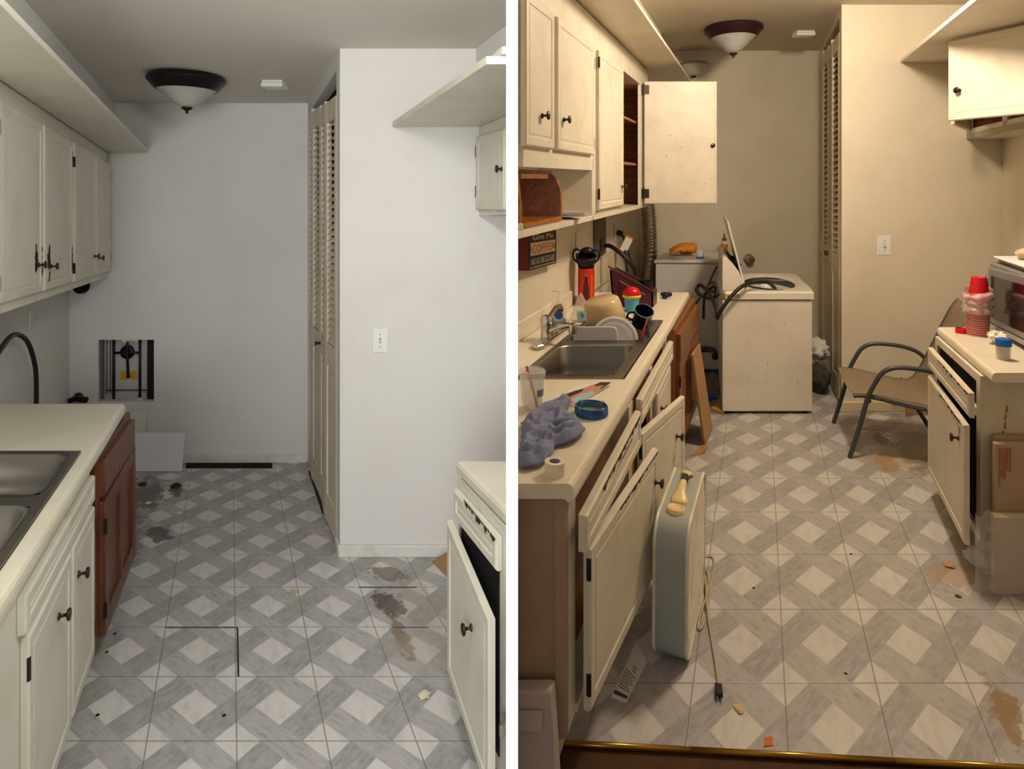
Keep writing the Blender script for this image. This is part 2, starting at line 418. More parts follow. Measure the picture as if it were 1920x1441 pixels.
def outlet(f, label, wd=.075, ht=.115, m=ivory, plug=False):
    t = T('wall_outlet', label, 'outlet', f(0, 0, 0))
    MB().fbox(f, -wd/2, wd/2, 0, .007, -ht/2, ht/2).build('cover_plate', m, t, bevel=.003)
    for s_ in (-1, 1):
        r_ = MB().fbox(f, -.016, .016, .006, .009, s_*.024-.013, s_*.024+.013).build('socket', m, t, bevel=.004)
        k = MB()
        for a in (-.006, .006): k.fbox(f, a-.0013, a+.0013, .008, .0095, s_*.024-.004, s_*.024+.006)
        k.build('slot', black, r_)
    return t
def bifold(room, vs_, us_, h0, h1, lo, m, label, sag):
    """louvered folding closet doors: four leaves, each a frame of stiles and rails, louvers above, a moulded panel below"""
    t = T('bifold_door', label, 'closet door', room(us_[0], vs_[0], 0)); t['kind'] = 'thing'
    for i in range(4):
        A = room(us_[i], vs_[i], 0); B = room(us_[i+1], vs_[i+1], 0); A.z = 0; B.z = 0
        f = Fr(A, B, flip=True)
        if f.N.x > 0: f = Fr(A, B)
        wd = f.len-.004; zb = room(0, (vs_[i]+vs_[i+1])/2, 0).z
        f.o.z = zb; top = h1 + sag[i]; k = MB(); st = wd*.17
        k.fbox(f, 0, st, -.015, .015, h0, top); k.fbox(f, wd-st, wd, -.015, .015, h0, top)
        for b0, b1 in ((h0, h0+.16), (lo-.13, lo), (top-.12, top)): k.fbox(f, st, wd-st, -.014, .014, b0, b1)
        # moulded lower panel
        k.fbox(f, st, wd-st, -.010, .004, h0+.16, lo-.13)
        k.fbox(f, st+.022, wd-st-.022, .004, .010, h0+.19, lo-.16)
        n = 33; dz = (top-.12-lo)/n
        for j in range(n):
            z = lo+dz*(j+.5); c, s_ = .013, dz*.22
            q = [(-c, z+s_), (-c+.004, z+s_+.004), (c, z-s_), (c-.004, z-s_-.004)]
            # louver falls outward: top edge at the back, bottom edge at the aisle
            k.prism([f(st, nn, zz) for nn, zz in q], [f(wd-st, nn, zz) for nn, zz in q])
        lf = k.build('leaf', m, t)
        if i in (1, 2): knob_mb(f(wd-st/2 if i == 1 else st/2, .015, lo-.065), f.N, .014, .03).build('knob', knobM, lf, smooth=True)
    return t

# ------------------------------------------------------------------ structure
GAP = .0055                                      # half the thickness of the thin partition between the two kitchens
def lcut(v): return .44*v-GAP-.001               # how far the left kitchen reaches to the partition
def rcut(v): return GAP+.001-.385*v
fuv = lambda R_: (lambda c: (c.x-R_.k*c.y, c.y))
def pslab(q, R_, h0, h1): return MB().rpoly(R_, q, h0, h1)
floorL = tile_floor('marble_tile', .021, .302, 2.464, .313, [
    (.797, 3.21, .10, .07, '#6d5b47', .8), (.734, 2.957, .07, .11, '#4b372b', .9), (.722, 2.70, .04, .15, '#7a6242', .8), (.80, 2.62, .2, .14, '#a8a089', .35),
    (-.40, 3.643, .10, .10, '#2b2621', .8), (-.57, 4.20, .16, .30, '#4f463a', .8), (-.36, 4.25, .06, .10, '#2d2823', .8), (-.62, 3.6, .14, .5, '#6a6358', .7),
    (.30, 3.05, .03, .03, '#a98a5a', .6), (.88, 2.9, .12, .3, '#94896c', .35)],
    [(.0265, .0345, 2.464, 2.772), (-.281, .03, 2.768, 2.775), (.62, .90, 3.083, 3.094), (.70, .86, 2.770, 2.776)])
floorR = tile_floor('marble_tile_warm', .088, .3085, 2.159, .369, [
    (.808, 4.163, .06, .10, '#4b2c1c', .9), (.80, 4.36, .12, .06, '#6d5b40', .7), (.77, 3.83, .07, .16, '#9a6428', .85), (.86, 3.9, .22, .22, '#b39a6c', .55),
    (.84, 2.74, .13, .10, '#a98a66', .6), (.79, 2.03, .05, .14, '#8a6526', .8), (-.40, 5.15, .14, .5, '#3b3328', .85), (-.30, 4.72, .12, .12, '#5c5142', .7),
    (1.0, 4.1, .14, .5, '#6d6250', .6)], tint=('#8d8272', .22))
qL = [(-1.25, .3), (lcut(.3), .3), (1.55, 3.55), (1.55, 4.78), (.31, 4.78), (.31, 4.66), (-.33, 4.66), (-.33, 4.9), (-1.25, 4.9)]
S(pslab(qL, L, -.03, 0), 'floor', floorL, uv=fuv(L))
S(MB().rbox(L, -1.25, .62, 4.5, 4.95, -.06, -.034), 'floor_subfloor', subfl)
S(pslab([(rcut(1.94), 1.94), (1.85, 1.784), (1.85, 6.45), (-1.25, 6.45), (-1.25, 3.27)], R, -.03, 0), 'floor.001', floorR, uv=fuv(R))
S(pslab([(rcut(.3), .3), (1.85, .3), (1.85, 1.784), (rcut(1.94), 1.94)], R, -.03, -.012), 'floor_hall', carpet)
HL, HR = 2.685, 2.975
S(pslab([(-1.25, .3), (lcut(.3), .3), (1.55, 3.55), (1.55, 4.9), (-1.25, 4.9)], L, HL, HL+.05), 'ceiling', ceilM)
S(pslab([(rcut(.3), .3), (1.85, .3), (1.85, 6.45), (-1.25, 6.45), (-1.25, 3.27)], R, HR, HR+.05), 'ceiling.001', ceilR)
# left kitchen walls
bw = MB()
HU0, HU1, HH0, HH1 = -.986, -.572, .452, .915     # the rough hole cut in the back wall
for a in ((-1.25, HU0, 0, HL), (HU1, .60, 0, HL), (HU0, HU1, 0, HH0), (HU0, HU1, HH1, HL)): bw.rbox(L, a[0], a[1], 4.79, 4.86, a[2], a[3])
S(bw, 'wall_back', wallL)
S(MB().rbox(L, -1.265, -1.205, .3, 4.86, 0, HL), 'wall_left', wallL)
cw = MB(); cw.rbox(L, .58, 1.52, 3.389, 3.46, 0, HL); S(cw, 'wall_closet_front', wallL)
cs = MB(); cs.rbox(L, .58, .65, 3.46, 3.50, 0, HL); cs.rbox(L, .58, .65, 4.75, 4.86, 0, HL); cs.rbox(L, .58, .65, 3.50, 4.75, 2.60, HL)
S(cs, 'wall_closet_side', wallL)
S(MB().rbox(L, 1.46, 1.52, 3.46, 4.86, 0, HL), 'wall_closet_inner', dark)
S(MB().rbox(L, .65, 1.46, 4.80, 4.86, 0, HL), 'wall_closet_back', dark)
sf = MB().rbox(L, -1.205, -.866, .6, 4.79, 2.36, HL); S(sf, 'wall_soffit_left', wallL)
sr = MB().rpoly(L, [(1.30, 2.98), (lcut(3.389), 3.385), (1.30, 3.385)], 2.33, HL); S(sr, 'wall_soffit_right', wallL)
# right kitchen walls
S(MB().rbox(R, -1.25, 1.85, 6.375, 6.45, 0, HR), 'wall_back.001', wallR)
S(MB().rpoly(R, [(-1.19, 3.12), (-1.19, 6.375), (-1.25, 6.375), (-1.25, 3.276)], 0, HR), 'wall_left.001', wallR)
S(MB().rbox(R, .61, 1.85, 4.69, 4.78, 0, HR), 'wall_closet_front.001', wallR)
cs = MB(); cs.rbox(R, .61, .68, 4.78, 4.82, 0, HR); cs.rbox(R, .61, .68, 6.30, 6.375, 0, HR); cs.rbox(R, .61, .68, 4.82, 6.30, 2.91, HR)
S(cs, 'wall_closet_side.001', wallR)
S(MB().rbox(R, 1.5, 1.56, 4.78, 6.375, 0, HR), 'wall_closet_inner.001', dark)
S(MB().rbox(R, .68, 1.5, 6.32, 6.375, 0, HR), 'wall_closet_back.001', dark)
S(MB().rbox(R, 1.79, 1.85, .3, 4.69, 0, HR), 'wall_right', wallR)
S(MB().rbox(R, -1.19, -.85, 3.13, 5.6, 2.63, HR), 'wall_soffit_left.001', wallR)
# the partition between the two kitchens, and an unseen wall added behind the viewer to keep their light apart
pq = [(-.0028, .3), (.0028, .3), (GAP, .62), (GAP, 3.44), (-GAP, 3.44), (-GAP, .62)]
S(MB().prism([(x, y, -.3) for x, y in pq], [(x, y, 3.2) for x, y in pq]), 'partition', partM)
S(MB().prism([(.004, -.012, -.3), (.010, -.012, -.3), (1.78, -4, -.3), (1.76, -4, -.3)], [(.004, -.012, 3.2), (.010, -.012, 3.2), (1.78, -4, 3.2), (1.76, -4, 3.2)]), 'light_divider', wallL)
# baseboards
S(MB().rbox(L, -.36, .57, 4.772, 4.79, 0, .06), 'baseboard_back', trimM, bevel=.004)
S(MB().rbox(L, .572, 1.5, 3.371, 3.389, 0, .062), 'baseboard_closet', trimM, bevel=.005)
S(MB().rbox(L, .566, .58, 3.371, 3.47, 0, .062), 'baseboard_closet_end', trimM, bevel=.005)
S(MB().rbox(R, .60, 1.06, 4.67, 4.69, 0, .072), 'baseboard_closet.001', trimR, bevel=.006)
S(MB().rbox(R, -1.19, .61, 6.357, 6.375, 0, .065), 'baseboard_back.001', trimR, bevel=.005)
S(MB().rbox(R, .596, .61, 4.67, 4.80, 0, .072), 'baseboard_closet_end.001', trimR, bevel=.005)
tr = MB(); pts = [R(u, 1.9376-.06024*(u+.70), 0) for u in (-.735, -.2, .4, 1.0, 1.7)]
for a, b in zip(pts, pts[1:]): tr.tube([a+V((0, 0, -.002)), b+V((0, 0, -.002))], .009, 10)
S(tr, 'trim_threshold', gold, smooth=True)

# closet doors
bifold(L, [3.506, 3.81, 4.12, 4.43, 4.742], [.594, .577, .594, .577, .594], .02, 2.56, 1.07, louvM,
       'cream louvered folding closet doors beside the bare white back wall', [-.09, -.06, -.02, .02])
bifold(R, [4.828, 5.19, 5.56, 5.93, 6.29], [.624, .606, .624, .606, .624], .02, 2.85, 1.12, louvR,
       'cream louvered folding closet doors behind the washing machine', [-.05, -.03, .0, .03])

# ================================================================== LEFT KITCHEN
G = None
# shelf over the upper cabinets, left
tag(MB().rbox(L, -1.2, -.615, .7, 4.785, 2.315, 2.34).build('overhead_shelf', cabM, bevel=.003), 'long white shelf board running above the closed upper cabinets, under the soffit', 'shelf')
def upperL(v0, v1, doors, label):
    t = T('upper_cabinet', label, 'cabinet', L(-1.06, (v0+v1)/2, 1.385), group='upper cabinets of the empty kitchen')
    b = MB().rbox(L, -1.2, -.935, v0, v1, 1.385, 2.31); b.rbox(L, -.935, -.915, v0, v1, 1.385, 1.44).rbox(L, -.935, -.915, v0, v1, 2.22, 2.31)
    b.rbox(L, -.935, -.915, v0, v0+.05, 1.44, 2.22).rbox(L, -.935, -.915, v1-.05, v1, 1.44, 2.22)
    b.rbox(L, -.935, -.915, (v0+v1)/2-.035, (v0+v1)/2+.035, 1.44, 2.22)
    b.build('carcass', cabM, t, bevel=.002)
    for (a, c, kv, hv) in doors:
        A, B = L(-.914, a, 0), L(-.914, c, 0); z = L(0, (a+c)/2, 0).z; A.z = B.z = z
        f = Fr(A, B); f = f if f.N.x > 0 else Fr(A, B, True); q = f.len/(c-a)
        dz = L.b*(c-a)/2
        d = cab_door(t, f, f.len, 1.43-dz, 2.228-dz, .022, cabM, ((kv-a)*q, 1.55), [((hv-a)*q, 1.52), ((hv-a)*q, 2.13)], hB=(1.43+dz, 2.228+dz))
        if a < 3.2:
            ch = MB(); rnd = random.Random(int(a*100))
            for i in range(16):
                x, y = (kv-a)*q-.03+rnd.gauss(0, .012), 1.575+rnd.gauss(0, .03); s_ = rnd.uniform(.008, .02)
                pp = [(x+s_*rnd.uniform(.6, 1)*math.cos(k*PI/3), y+1.7*s_*rnd.uniform(.6, 1)*math.sin(k*PI/3)) for k in range(6)]
                ch.prism([f(px, .0203, py) for px, py in pp], [f(px, .0210, py) for px, py in pp])
            for i in range(10):
                x, y = (.006 if kv < 3.1 and a > 3 else f.len-.012)+rnd.uniform(-.004, .008), 1.50+rnd.uniform(0, .12); s_ = rnd.uniform(.004, .009)
                pp = [(x+s_*math.cos(k*PI/3), y+2.2*s_*math.sin(k*PI/3)) for k in range(6)]
                ch.prism([f(px, .0222, py) for px, py in pp], [f(px, .0229, py) for px, py in pp])
            x = ch.build('worn_patch', chip, d); x['label'] = 'dark worn patch around the knob'; x['kind'] = 'stuff'
    return t
upperL(2.42, 3.635, [(2.46, 3.03, 2.965, 2.47), (3.06, 3.60, 3.17, 3.60)], 'white double upper cabinet with dark worn patches around its knobs')
upperL(3.64, 4.778, [(3.665, 4.235, 4.18, 3.665), (4.262, 4.75, 4.33, 4.75)], 'clean white double upper cabinet against the bare back wall')
# counter with sink, left
c = MB(); h0, h1 = .86, .90
c.rbox(L, -1.203, -1.045, .7, 3.03, h0, h1).rbox(L, -1.045, -.548, 2.36, 3.03, h0, h1).rbox(L, -1.045, -.548, .7, 1.44, h0, h1)
prof = [(-.548, h0), (-.548, h1), (-.512, h1)] + [(-.512+.016*math.sin(a), h1-.022+.022*math.cos(a)) for a in (.5, 1.0, 1.57)] + [(-.496, .862), (-.502, .852), (-.512, .85), (-.52, h0)]
c.extr(L, prof, .7, 3.03)
tag(c.build('countertop', lamM), 'off-white countertop holding the empty double sink', 'countertop')
def sink(room, u0, u1, v0, v1, basins, label, deck):
    t = T('kitchen_sink', label, 'sink', room((u0+u1)/2, (v0+v1)/2, .9))
    b = MB(); us = [u0, basins[0][0], basins[0][1], u1]; z = .906
    vss = [v0, basins[0][2], basins[0][3], basins[1][2], basins[1][3], v1]
    for i in range(3):
        for j in range(5):
            if i == 1 and j in (1, 3): continue
            q = [(us[i], vss[j]), (us[i+1], vss[j]), (us[i+1], vss[j+1]), (us[i], vss[j+1])]
            b.prism([room(a, c_, .9005) for a, c_ in q], [room(a, c_, z) for a, c_ in q])
    b.build('rim', steel, t)
    for (a0, a1, b0, b1) in basins:
        def ring(ins, h, rad, n=5):
            out = []; A0, A1, B0, B1 = a0+ins, a1-ins, b0+ins, b1-ins
            for cx, cy, st in ((A1-rad, B1-rad, 0), (A0+rad, B1-rad, 1), (A0+rad, B0+rad, 2), (A1-rad, B0+rad, 3)):
                for k in range(n+1):
                    a = (st+k/n)*PI/2; out.append(room(cx+rad*math.cos(a), cy+rad*math.sin(a), h))
            return out
        m = MB(); bm = m.bm
        rs = [[bm.verts.new(p) for p in ring(i, h, r_)] for i, h, r_ in ((-.008, z+.001, .05), (.0, z+.001, .05), (.006, z-.006, .05), (.014, .80, .05), (.03, .748, .05), (.06, .74, .05))]
        for A, B in zip(rs, rs[1:]):
            n = len(A)
            for k in range(n): bm.faces.new([A[k], A[(k+1) % n], B[(k+1) % n], B[k]])
        bm.faces.new(rs[-1])
        bs = m.build('basin', steelD, t, smooth=True)
        cc = room((a0+a1)/2, (b0+b1)/2, .7415)
        MB().lathe([(.045, 0), (.043, .003), (.028, .002), (.02, -.002), (0, -.002)], Matrix.Translation(cc), 20).build('drain', chrome, bs, smooth=True)
    return t
sink(L, -1.04, -.55, 1.445, 2.355, [(-.96, -.585, 1.48, 1.87), (-.96, -.585, 1.955, 2.315)], 'empty stainless double sink set in the cleared white counter', True)
# base cabinets, left
def front(room, u, v0, v1, du=0.0):
    A, B = room(u, v0, 0), room(u+du, v1, 0); z = room(0, (v0+v1)/2, 0).z; A.z = B.z = z
    f = Fr(A, B); return f
def facing(f, sx): return f if f.N.x*sx > 0 else Fr(f.o, f(f.len, 0, 0), True)
t = T('base_cabinet', 'white sink base cabinet with false drawer front and two closed doors', 'cabinet', L(-.85, 1.8, 0))
b = MB().rbox(L, -1.2, -.555, .9, 2.43, .10, .735).rbox(L, -.555, -.535, .9, 2.43, .10, .857).rbox(L, -1.15, -.60, .9, 2.43, .0, .10)
b.build('carcass', cabM, t)
f = facing(front(L, -.534, 1.60, 2.42), 1); dz = L.b*.41
slab(f, f.len, .695-dz, .79-dz, .695+dz, .79+dz, .02, .03).build('false_drawer_front', cabM, t)
for v0, v1, kv, hv in ((1.625, 2.06, 1.90, 1.63), (2.085, 2.415, 2.15, 2.41)):
    f = facing(front(L, -.534, v0, v1), 1); q = f.len/(v1-v0); dz = L.b*(v1-v0)/2
    cab_door(t, f, f.len, .12-dz, .675-dz, .02, cabM, ((kv-v0)*q, .56), [((hv-v0)*q, .60), ((hv-v0)*q, .21)], hB=(.12+dz, .675+dz))
t = T('base_cabinet', 'reddish brown stained wood cabinet at the end of the white counter', 'cabinet', L(-.8, 2.78, 0))
q = [(-1.15, 2.45), (-.518, 2.45), (-.485, 3.10), (-1.15, 3.10)]
b = MB().rpoly(L, q, .12, .842); b.rpoly(L, [(-1.1, 2.5), (-.58, 2.5), (-.58, 3.06), (-1.1, 3.06)], 0, .12); b.build('carcass', redwood, t)
f = facing(front(L, -.517, 2.50, 3.09, .03), 1); k = f.len/.59; dz = L.b*.295
slab(f, f.len, .675-dz, .81-dz, .675+dz, .81+dz, .024, .0).build('drawer_front', redwood, t)
d = MB(); d.fbox(f, .02, f.len, 0, .012, .15, .65)
for a0, a1, b0, b1 in ((0, .06, .14, .665), (f.len-.06, f.len, .14, .665), (.06, f.len-.06, .14, .21), (.06, f.len-.06, .60, .665), (f.len*.5-.02, f.len*.5+.02, .21, .60)): d.fbox(f, a0, a1, 0, .026, b0, b1)
d = d.build('door', redwood, t, bevel=.004)
for bb in (.57, .24): hinge_mb(f, .0, bb, n=.02).build('hinge', hingeM, d)
# things at the back wall, left
t = T('wall_outlet', 'small ivory outlet low on the side wall under the closed cabinets', 'outlet', L(-1.205, 3.86, 1.2))
f = facing(front(L, -1.204, 3.86, 4.0), 1); f.o.z += 1.2
MB().fbox(f, -.05, .05, 0, .007, -.055, .055).build('cover_plate', ivory, t, bevel=.003)
for s_ in (-1, 1): MB().fbox(f, -.018, .018, .006, .01, s_*.026-.014, s_*.026+.014).build('socket', ivory, t, bevel=.004)
tag(MB().tube([L(-1.10, 3.0, 1.13), L(-1.12, 3.25, 1.18), L(-1.13, 3.42, 1.165), L(-1.13, 3.57, 1.10), L(-1.13, 3.68, .98), L(-1.135, 3.74, .86), L(-1.14, 3.76, .60), L(-1.14, 3.77, .05)], .0125, 12, 8).build('rubber_hose', rubber, smooth=True),
    'black rubber hose arching up behind the cleared counter', 'hose')
t = T('pipe_stub', 'short black pipe stub poking from the back wall beside the counter', 'pipe', L(-1.14, 4.72, .485))
f = Fr(L(-1.18, 4.785, .485), L(-1.0, 4.785, .485)); 
Mx = Matrix.Translation(L(-1.13, 4.79, .49)) @ Matrix.Rotation(PI/2, 4, 'X')
MB().lathe([(0, 0), (.03, 0), (.032, .02), (.02, .03), (.02, .10), (0, .10)], Mx, 16).build('flange', blackM, t, smooth=2)
MB().tube([L(-1.13, 4.72, .49), L(-1.06, 4.71, .485)], .022, 12).build('cap', blackM, t, smooth=2)
t = T('vent_collar', 'round black vent opening high on the bare wall under the cabinet', 'vent', L(-1.12, 4.785, 1.30))
Mx = Matrix.Translation(L(-1.115, 4.79, 1.325)) @ Matrix.Rotation(PI/2, 4, 'X')
MB().lathe([(.066, 0), (.066, .012), (.060, .012), (.058, .0), (.058, -.05), (0, -.05)], Mx, 32).build('collar', blackM, t, smooth=2)
MB().lathe([(.057, .004), (0, .004)], Mx, 32).build('duct_throat', dark, t)
# hole in the wall with the metal panel behind
t = T('recessed_gas_valve', 'black pipe frame and white metal panel seen through the hole cut in the wall', 'wall opening', L((HU0+HU1)/2, 4.9, HH0))
fz = lambda u, v, h: L(u, v, h)
mb_ = MB().rbox(L, HU0-.06, HU1+.06, 4.915, 4.925, HH0-.06, HH1+.06); mb_.build('metal_panel', enamelG, t)
for u0, u1 in ((-.945, -.9432), (-.918, -.9165)): MB().rbox(L, u0, u1, 4.909, 4.885, HH0+.03, HH1+.05).build('panel_seam', blackM, t)
MB().rbox(L, -.955, -.64, 4.909, 4.885, HH0+.06, HH0+.062).build('panel_seam', blackM, t)
for u in (-.890, -.690): MB().tube([L(u, 4.885, HH0-.05), L(u, 4.885, HH1+.05)], .0095, 10).build('vertical_pipe', blackM, t, smooth=True)
MB().tube([L(-.890, 4.885, .80), L(-.690, 4.885, .80)], .009, 10).build('cross_pipe', blackM, t, smooth=True)
Mx = Matrix.Translation(L(-.783, 4.90, .805)) @ Matrix.Rotation(PI/2, 4, 'X')
r_ = MB().lathe([(.0, 0), (.05, 0), (.054, .008), (.05, .02), (.035, .026), (.03, .02), (0, .02)], Mx, 28).build('burner_ring', blackM, t, smooth=2)
MB().lathe([(0, .02), (.024, .02), (.028, .03), (.02, .045), (0, .047)], Mx, 20).build('valve_cap', knobM, r_, smooth=2)
MB().tube([L(-.79, 4.87, .93), L(-.787, 4.87, .86), L(-.783, 4.86, .78), L(-.776, 4.86, .64)], .009, 10).build('lever_rod', blackM, t, smooth=True)
MB().ball(L(-.775, 4.86, .625), .014).build('rod_end', blackM, t, smooth=True)
for u, r in ((-.820, .05), (-.742, -.15)):
    M = Matrix.Translation(L(u, 4.906, .625)) @ Matrix.Rotation(r, 4, 'Y'); MB().box(-.023, .023, -.002, .002, -.031, .031, M).build('yellow_tag', yellow, t)['label'] = 'yellow paper tag'
MB().rbox(L, -.632, -.585, 4.865, 4.907, HH0-.04, HH1+.05).build('wall_stud', black, t)
MB().rbox(L, HU0-.03, HU0+.02, 4.865, 4.905, HH0-.03, HH1+.03).build('wall_stud', mat('grey_stud', '#6c6b69', .8), t)
tag(MB().rbox(L, HU0-.2, HU1+.2, 5.0, 5.01, .2, 1.2).build('wall_cavity', dark), 'dark cavity behind the hole in the wall', 'wall cavity', kind='structure')
m = MB(); rnd = random.Random(3)
for i in range(9): m.ball(L(-.80+i*.012+rnd.uniform(-.004, .004), 4.80+rnd.uniform(-.01, .01), HH1-.004+rnd.uniform(-.008, .004)), rnd.uniform(.008, .014), rough=.5, seed=i, sub=2)
for i in range(7): m.ball(L(-.76+i*.016, 4.815+rnd.uniform(-.01, .01), HH0+rnd.uniform(0, .01)), rnd.uniform(.006, .013), rough=.5, seed=i+20, sub=2)
tag(m.build('plaster_crumbs', plaster), 'crumbled plaster along the torn edge of the wall hole', 'plaster', kind='stuff')
# boards leaning under the hole
M = Matrix.Translation(L(-.535, 4.60, .002)) @ Matrix.Rotation(-.18, 4, 'X')
tag(MB().box(-.20, .185, -.006, .006, 0, .265, M).build('board_scrap', board_w), 'white board scrap leaning on the wall below the hole', 'board')
M = Matrix.Translation(L(-.70, 4.715, .0)) @ Matrix.Rotation(-.1, 4, 'X')
tag(MB().box(-.10, .055, -.005, .005, 0, .385, M).build('board_scrap', lamM, bevel=.02, seg=4), 'cream rounded scrap standing behind the white board', 'board')
tag(MB().rbox(L, .56, .578, 3.9, 4.6, 0, .004).build('floor_trim_strip', subfl), 'dark strip of bare floor along the closet door track', 'floor strip', kind='structure')
# debris
def bit(name, room, u, v, r, m, label, cat, sc=(1, 1, .35), seed=1):
    p = room(u, v, r*sc[2]*.8); return tag(MB().ball(p, r, sc, .5, 1.8, 2, seed).build(name, m), label, cat)
bit('paint_flake', L, .715, 2.36, .022, mat('flake', '#d9d0b0', .8), 'cream paint flake on the tiles by the ajar white door', 'flake', seed=4)
bit('paint_flake', L, -.31, 3.90, .016, trimM, 'white paint flake near the wood cabinet', 'flake', seed=6)
bit('paint_flake', L, -.52, 4.05, .016, trimM, 'white paint chip on the dirty floor behind the wood cabinet', 'flake', seed=9)
bit('floor_scrap', L, -.37, 4.33, .03, subfl, 'dark torn flooring scrap near the back wall', 'scrap', seed=12)
bit('floor_scrap', L, -.60, 4.35, .025, subfl, 'dark scrap on the floor near the leaning white board', 'scrap', seed=15)
for i, (px, py) in enumerate(((420, 1341), (183, 1340), (200, 1222), (215, 1188))):
    v = 2040/(py-440); p = L((px-432)*v/1200, v, .0)
    tag(MB().lathe([(0, .0025), (.006, .002), (.007, 0), (0, 0)], Matrix.Translation(p), 10).build('nail_head', black), 'small dark nail head in the tiles of the empty kitchen', 'nail', 'nail heads in the empty floor')
t = T('cardboard_scrap', 'brown cardboard flap lying behind the base cabinet with the sagging door', 'cardboard', L(1.15, 3.2, 0))
MB().prism([L(1.05, 3.33, .0), L(1.25, 3.36, .0), L(1.22, 2.98, .0), L(1.09, 3.10, .0)], [L(1.05, 3.33, .004), L(1.25, 3.36, .09), L(1.22, 2.98, .08), L(1.09, 3.10, .004)]).build('flap', card, t)
# light, detector, switch
light_fixture(L(-.27, 3.97, HL), .225, .235, 'dark rimmed ceiling light with frosted bowl in the empty kitchen')
detector(L(.285, 4.12, HL), L, 'white rectangular smoke detector on the ceiling of the empty kitchen', .142)
switch(L(.794, 3.389, 1.141), L, 'white light switch on the blank closet wall of the empty kitchen', .08, .125)
# right hand side of the left kitchen
tag(MB().rpoly(L, [(.856, 2.14), (lcut(2.14), 2.14), (lcut(3.385), 3.385), (.856, 3.385)], 2.27, 2.298).build('overhead_shelf', cabM, bevel=.003), 'white shelf board above the small closed cabinet at the partition', 'shelf')
tag(MB().rpoly(L, [(.90, 2.12), (lcut(2.12), 2.12), (lcut(2.5), 2.5), (.93, 2.5)], 2.2985, 2.325).build('loose_board', cabM, bevel=.003), 'short white board end lying on the shelf at the partition', 'board')
t = T('upper_cabinet', 'small white upper cabinet with one dark knob at the partition', 'cabinet', L(1.38, 3.2, 1.80))
MB().rpoly(L, [(1.315, 3.02), (lcut(3.385), 3.385), (1.315, 3.385)], 1.80, 2.268).build('carcass', cabM, t)
f = facing(front(L, 1.313, 3.035, 3.38), -1); 
if (f(f.len, 0, 0)-f.o).y < 0: pass
cab_door(t, f, f.len, 1.825, 2.21, .02, cabM, (.02, 2.02), [(f.len, 1.92), (f.len, 2.13)])
t = T('base_cabinet', 'white base cabinet with a sagging ajar door beside the partition', 'cabinet', L(.88, 2.1, 0))
MB().rpoly(L, [(.80, 1.835), (lcut(2.24), 2.24), (.80, 2.24)], .10, .85).build('carcass', cabM, t)
f = facing(front(L, .798, 1.88, 2.24), -1); dz = L.b*.18; q = f.len/.36
dr = slab(f, f.len, .715-dz, .815-dz, .715+dz, .815+dz, .02, .028).build('drawer_front', cabM, t)
chips_mb(f, .0, f.len*.72, .818, .022, .0202, 12, 5).build('chipped_edge', chip, dr)['label'] = 'dark chipped paint along the edge'
MB().rpoly(L, [(.797, 1.90), (.7995, 1.90), (.7995, 2.21), (.797, 2.21)], .15, .70).build('interior_sheet', dark, t)  # thin near-black sheet on the solid front, standing in for a shaded opening
f = facing(front(L, .745, 1.80, 2.25, .035), -1); q = f.len/.45
d = slab(f, f.len, .13, .63, .165, .69, .02, .035).build('door', cabM, t)
knob_mb(f((1.96-1.80)*q, .02, .505), f.N).build('knob', knobM, d, smooth=True)
chips_mb(f, .03, f.len*.62, lambda a: .625+.06*a/f.len, .018, .0162, 14, 8).build('chipped_edge', chip, d)['label'] = 'dark chipped paint along the edge'
MB().tube([f(-.004, -.02, .30), f(-.004, -.02, .335)], .01, 10).build('catch', chrome, d)
c = MB(); prof = [(.815, .855), (.803, .858), (.80, .868), (.80, .885), (.806, .896), (.815, .90)]
n0, n1 = 1.85, 2.262
c.prism([L(u, n0-(u-.8)*0, h) for u, h in prof], [L(u, n1, h) for u, h in prof])
c.rpoly(L, [(.815, 1.87), (lcut(2.262), 2.262), (.815, 2.262)], .855, .90)
tag(c.build('countertop', lamM), 'short off-white countertop end running into the partition', 'countertop')
# ================================================================== RIGHT KITCHEN
tag(MB().rpoly(R, [(rcut(1.7), 1.7), (-.62, 1.7), (-.62, 5.86), (-1.185, 5.86), (-1.185, 3.13)], 2.59, 2.612).build('overhead_shelf', cabR, bevel=.003), 'long cream shelf board above the open cupboard, reaching past its end', 'shelf')
# upper cabinet with the niche
t = T('upper_cabinet', 'cream upper cabinet with two closed doors above an open niche', 'cabinet', R(-1.0, 3.1, 1.474))
bk = [(-1.185, 3.49), (-1.185, 3.13), (rcut(2.40)+.002, 2.40)]
b = MB(); b.rpoly(R, [(-.90, 2.40), (-.90, 3.49)]+bk, 1.474, 1.50); b.rpoly(R, [(-.92, 2.45), (-.92, 3.49), (-1.185, 3.49), (-1.185, 3.13), (rcut(2.45)+.002, 2.45)], 1.80, 2.58)
b.rbox(R, -.92, -.90, 2.45, 3.49, 1.745, 2.58); b.rbox(R, -1.185, -.90, 3.465, 3.49, 1.474, 1.80)
b.build('carcass', cabR, t, bevel=.002)
for v0, v1, kv, hv in ((2.42, 2.76, 2.60, None), (2.805, 3.43, 2.89, 3.43)):
    f = facing(front(R, -.899, v0, v1), 1); q = f.len/(v1-v0); dz = R.b*(v1-v0)/2
    cab_door(t, f, f.len, 1.825-dz, 2.41-dz, .022, cabR, ((kv-v0)*q, 1.955), [((hv-v0)*q, 1.90), ((hv-v0)*q, 2.33)] if hv else [], hB=(1.825+dz, 2.41+dz))
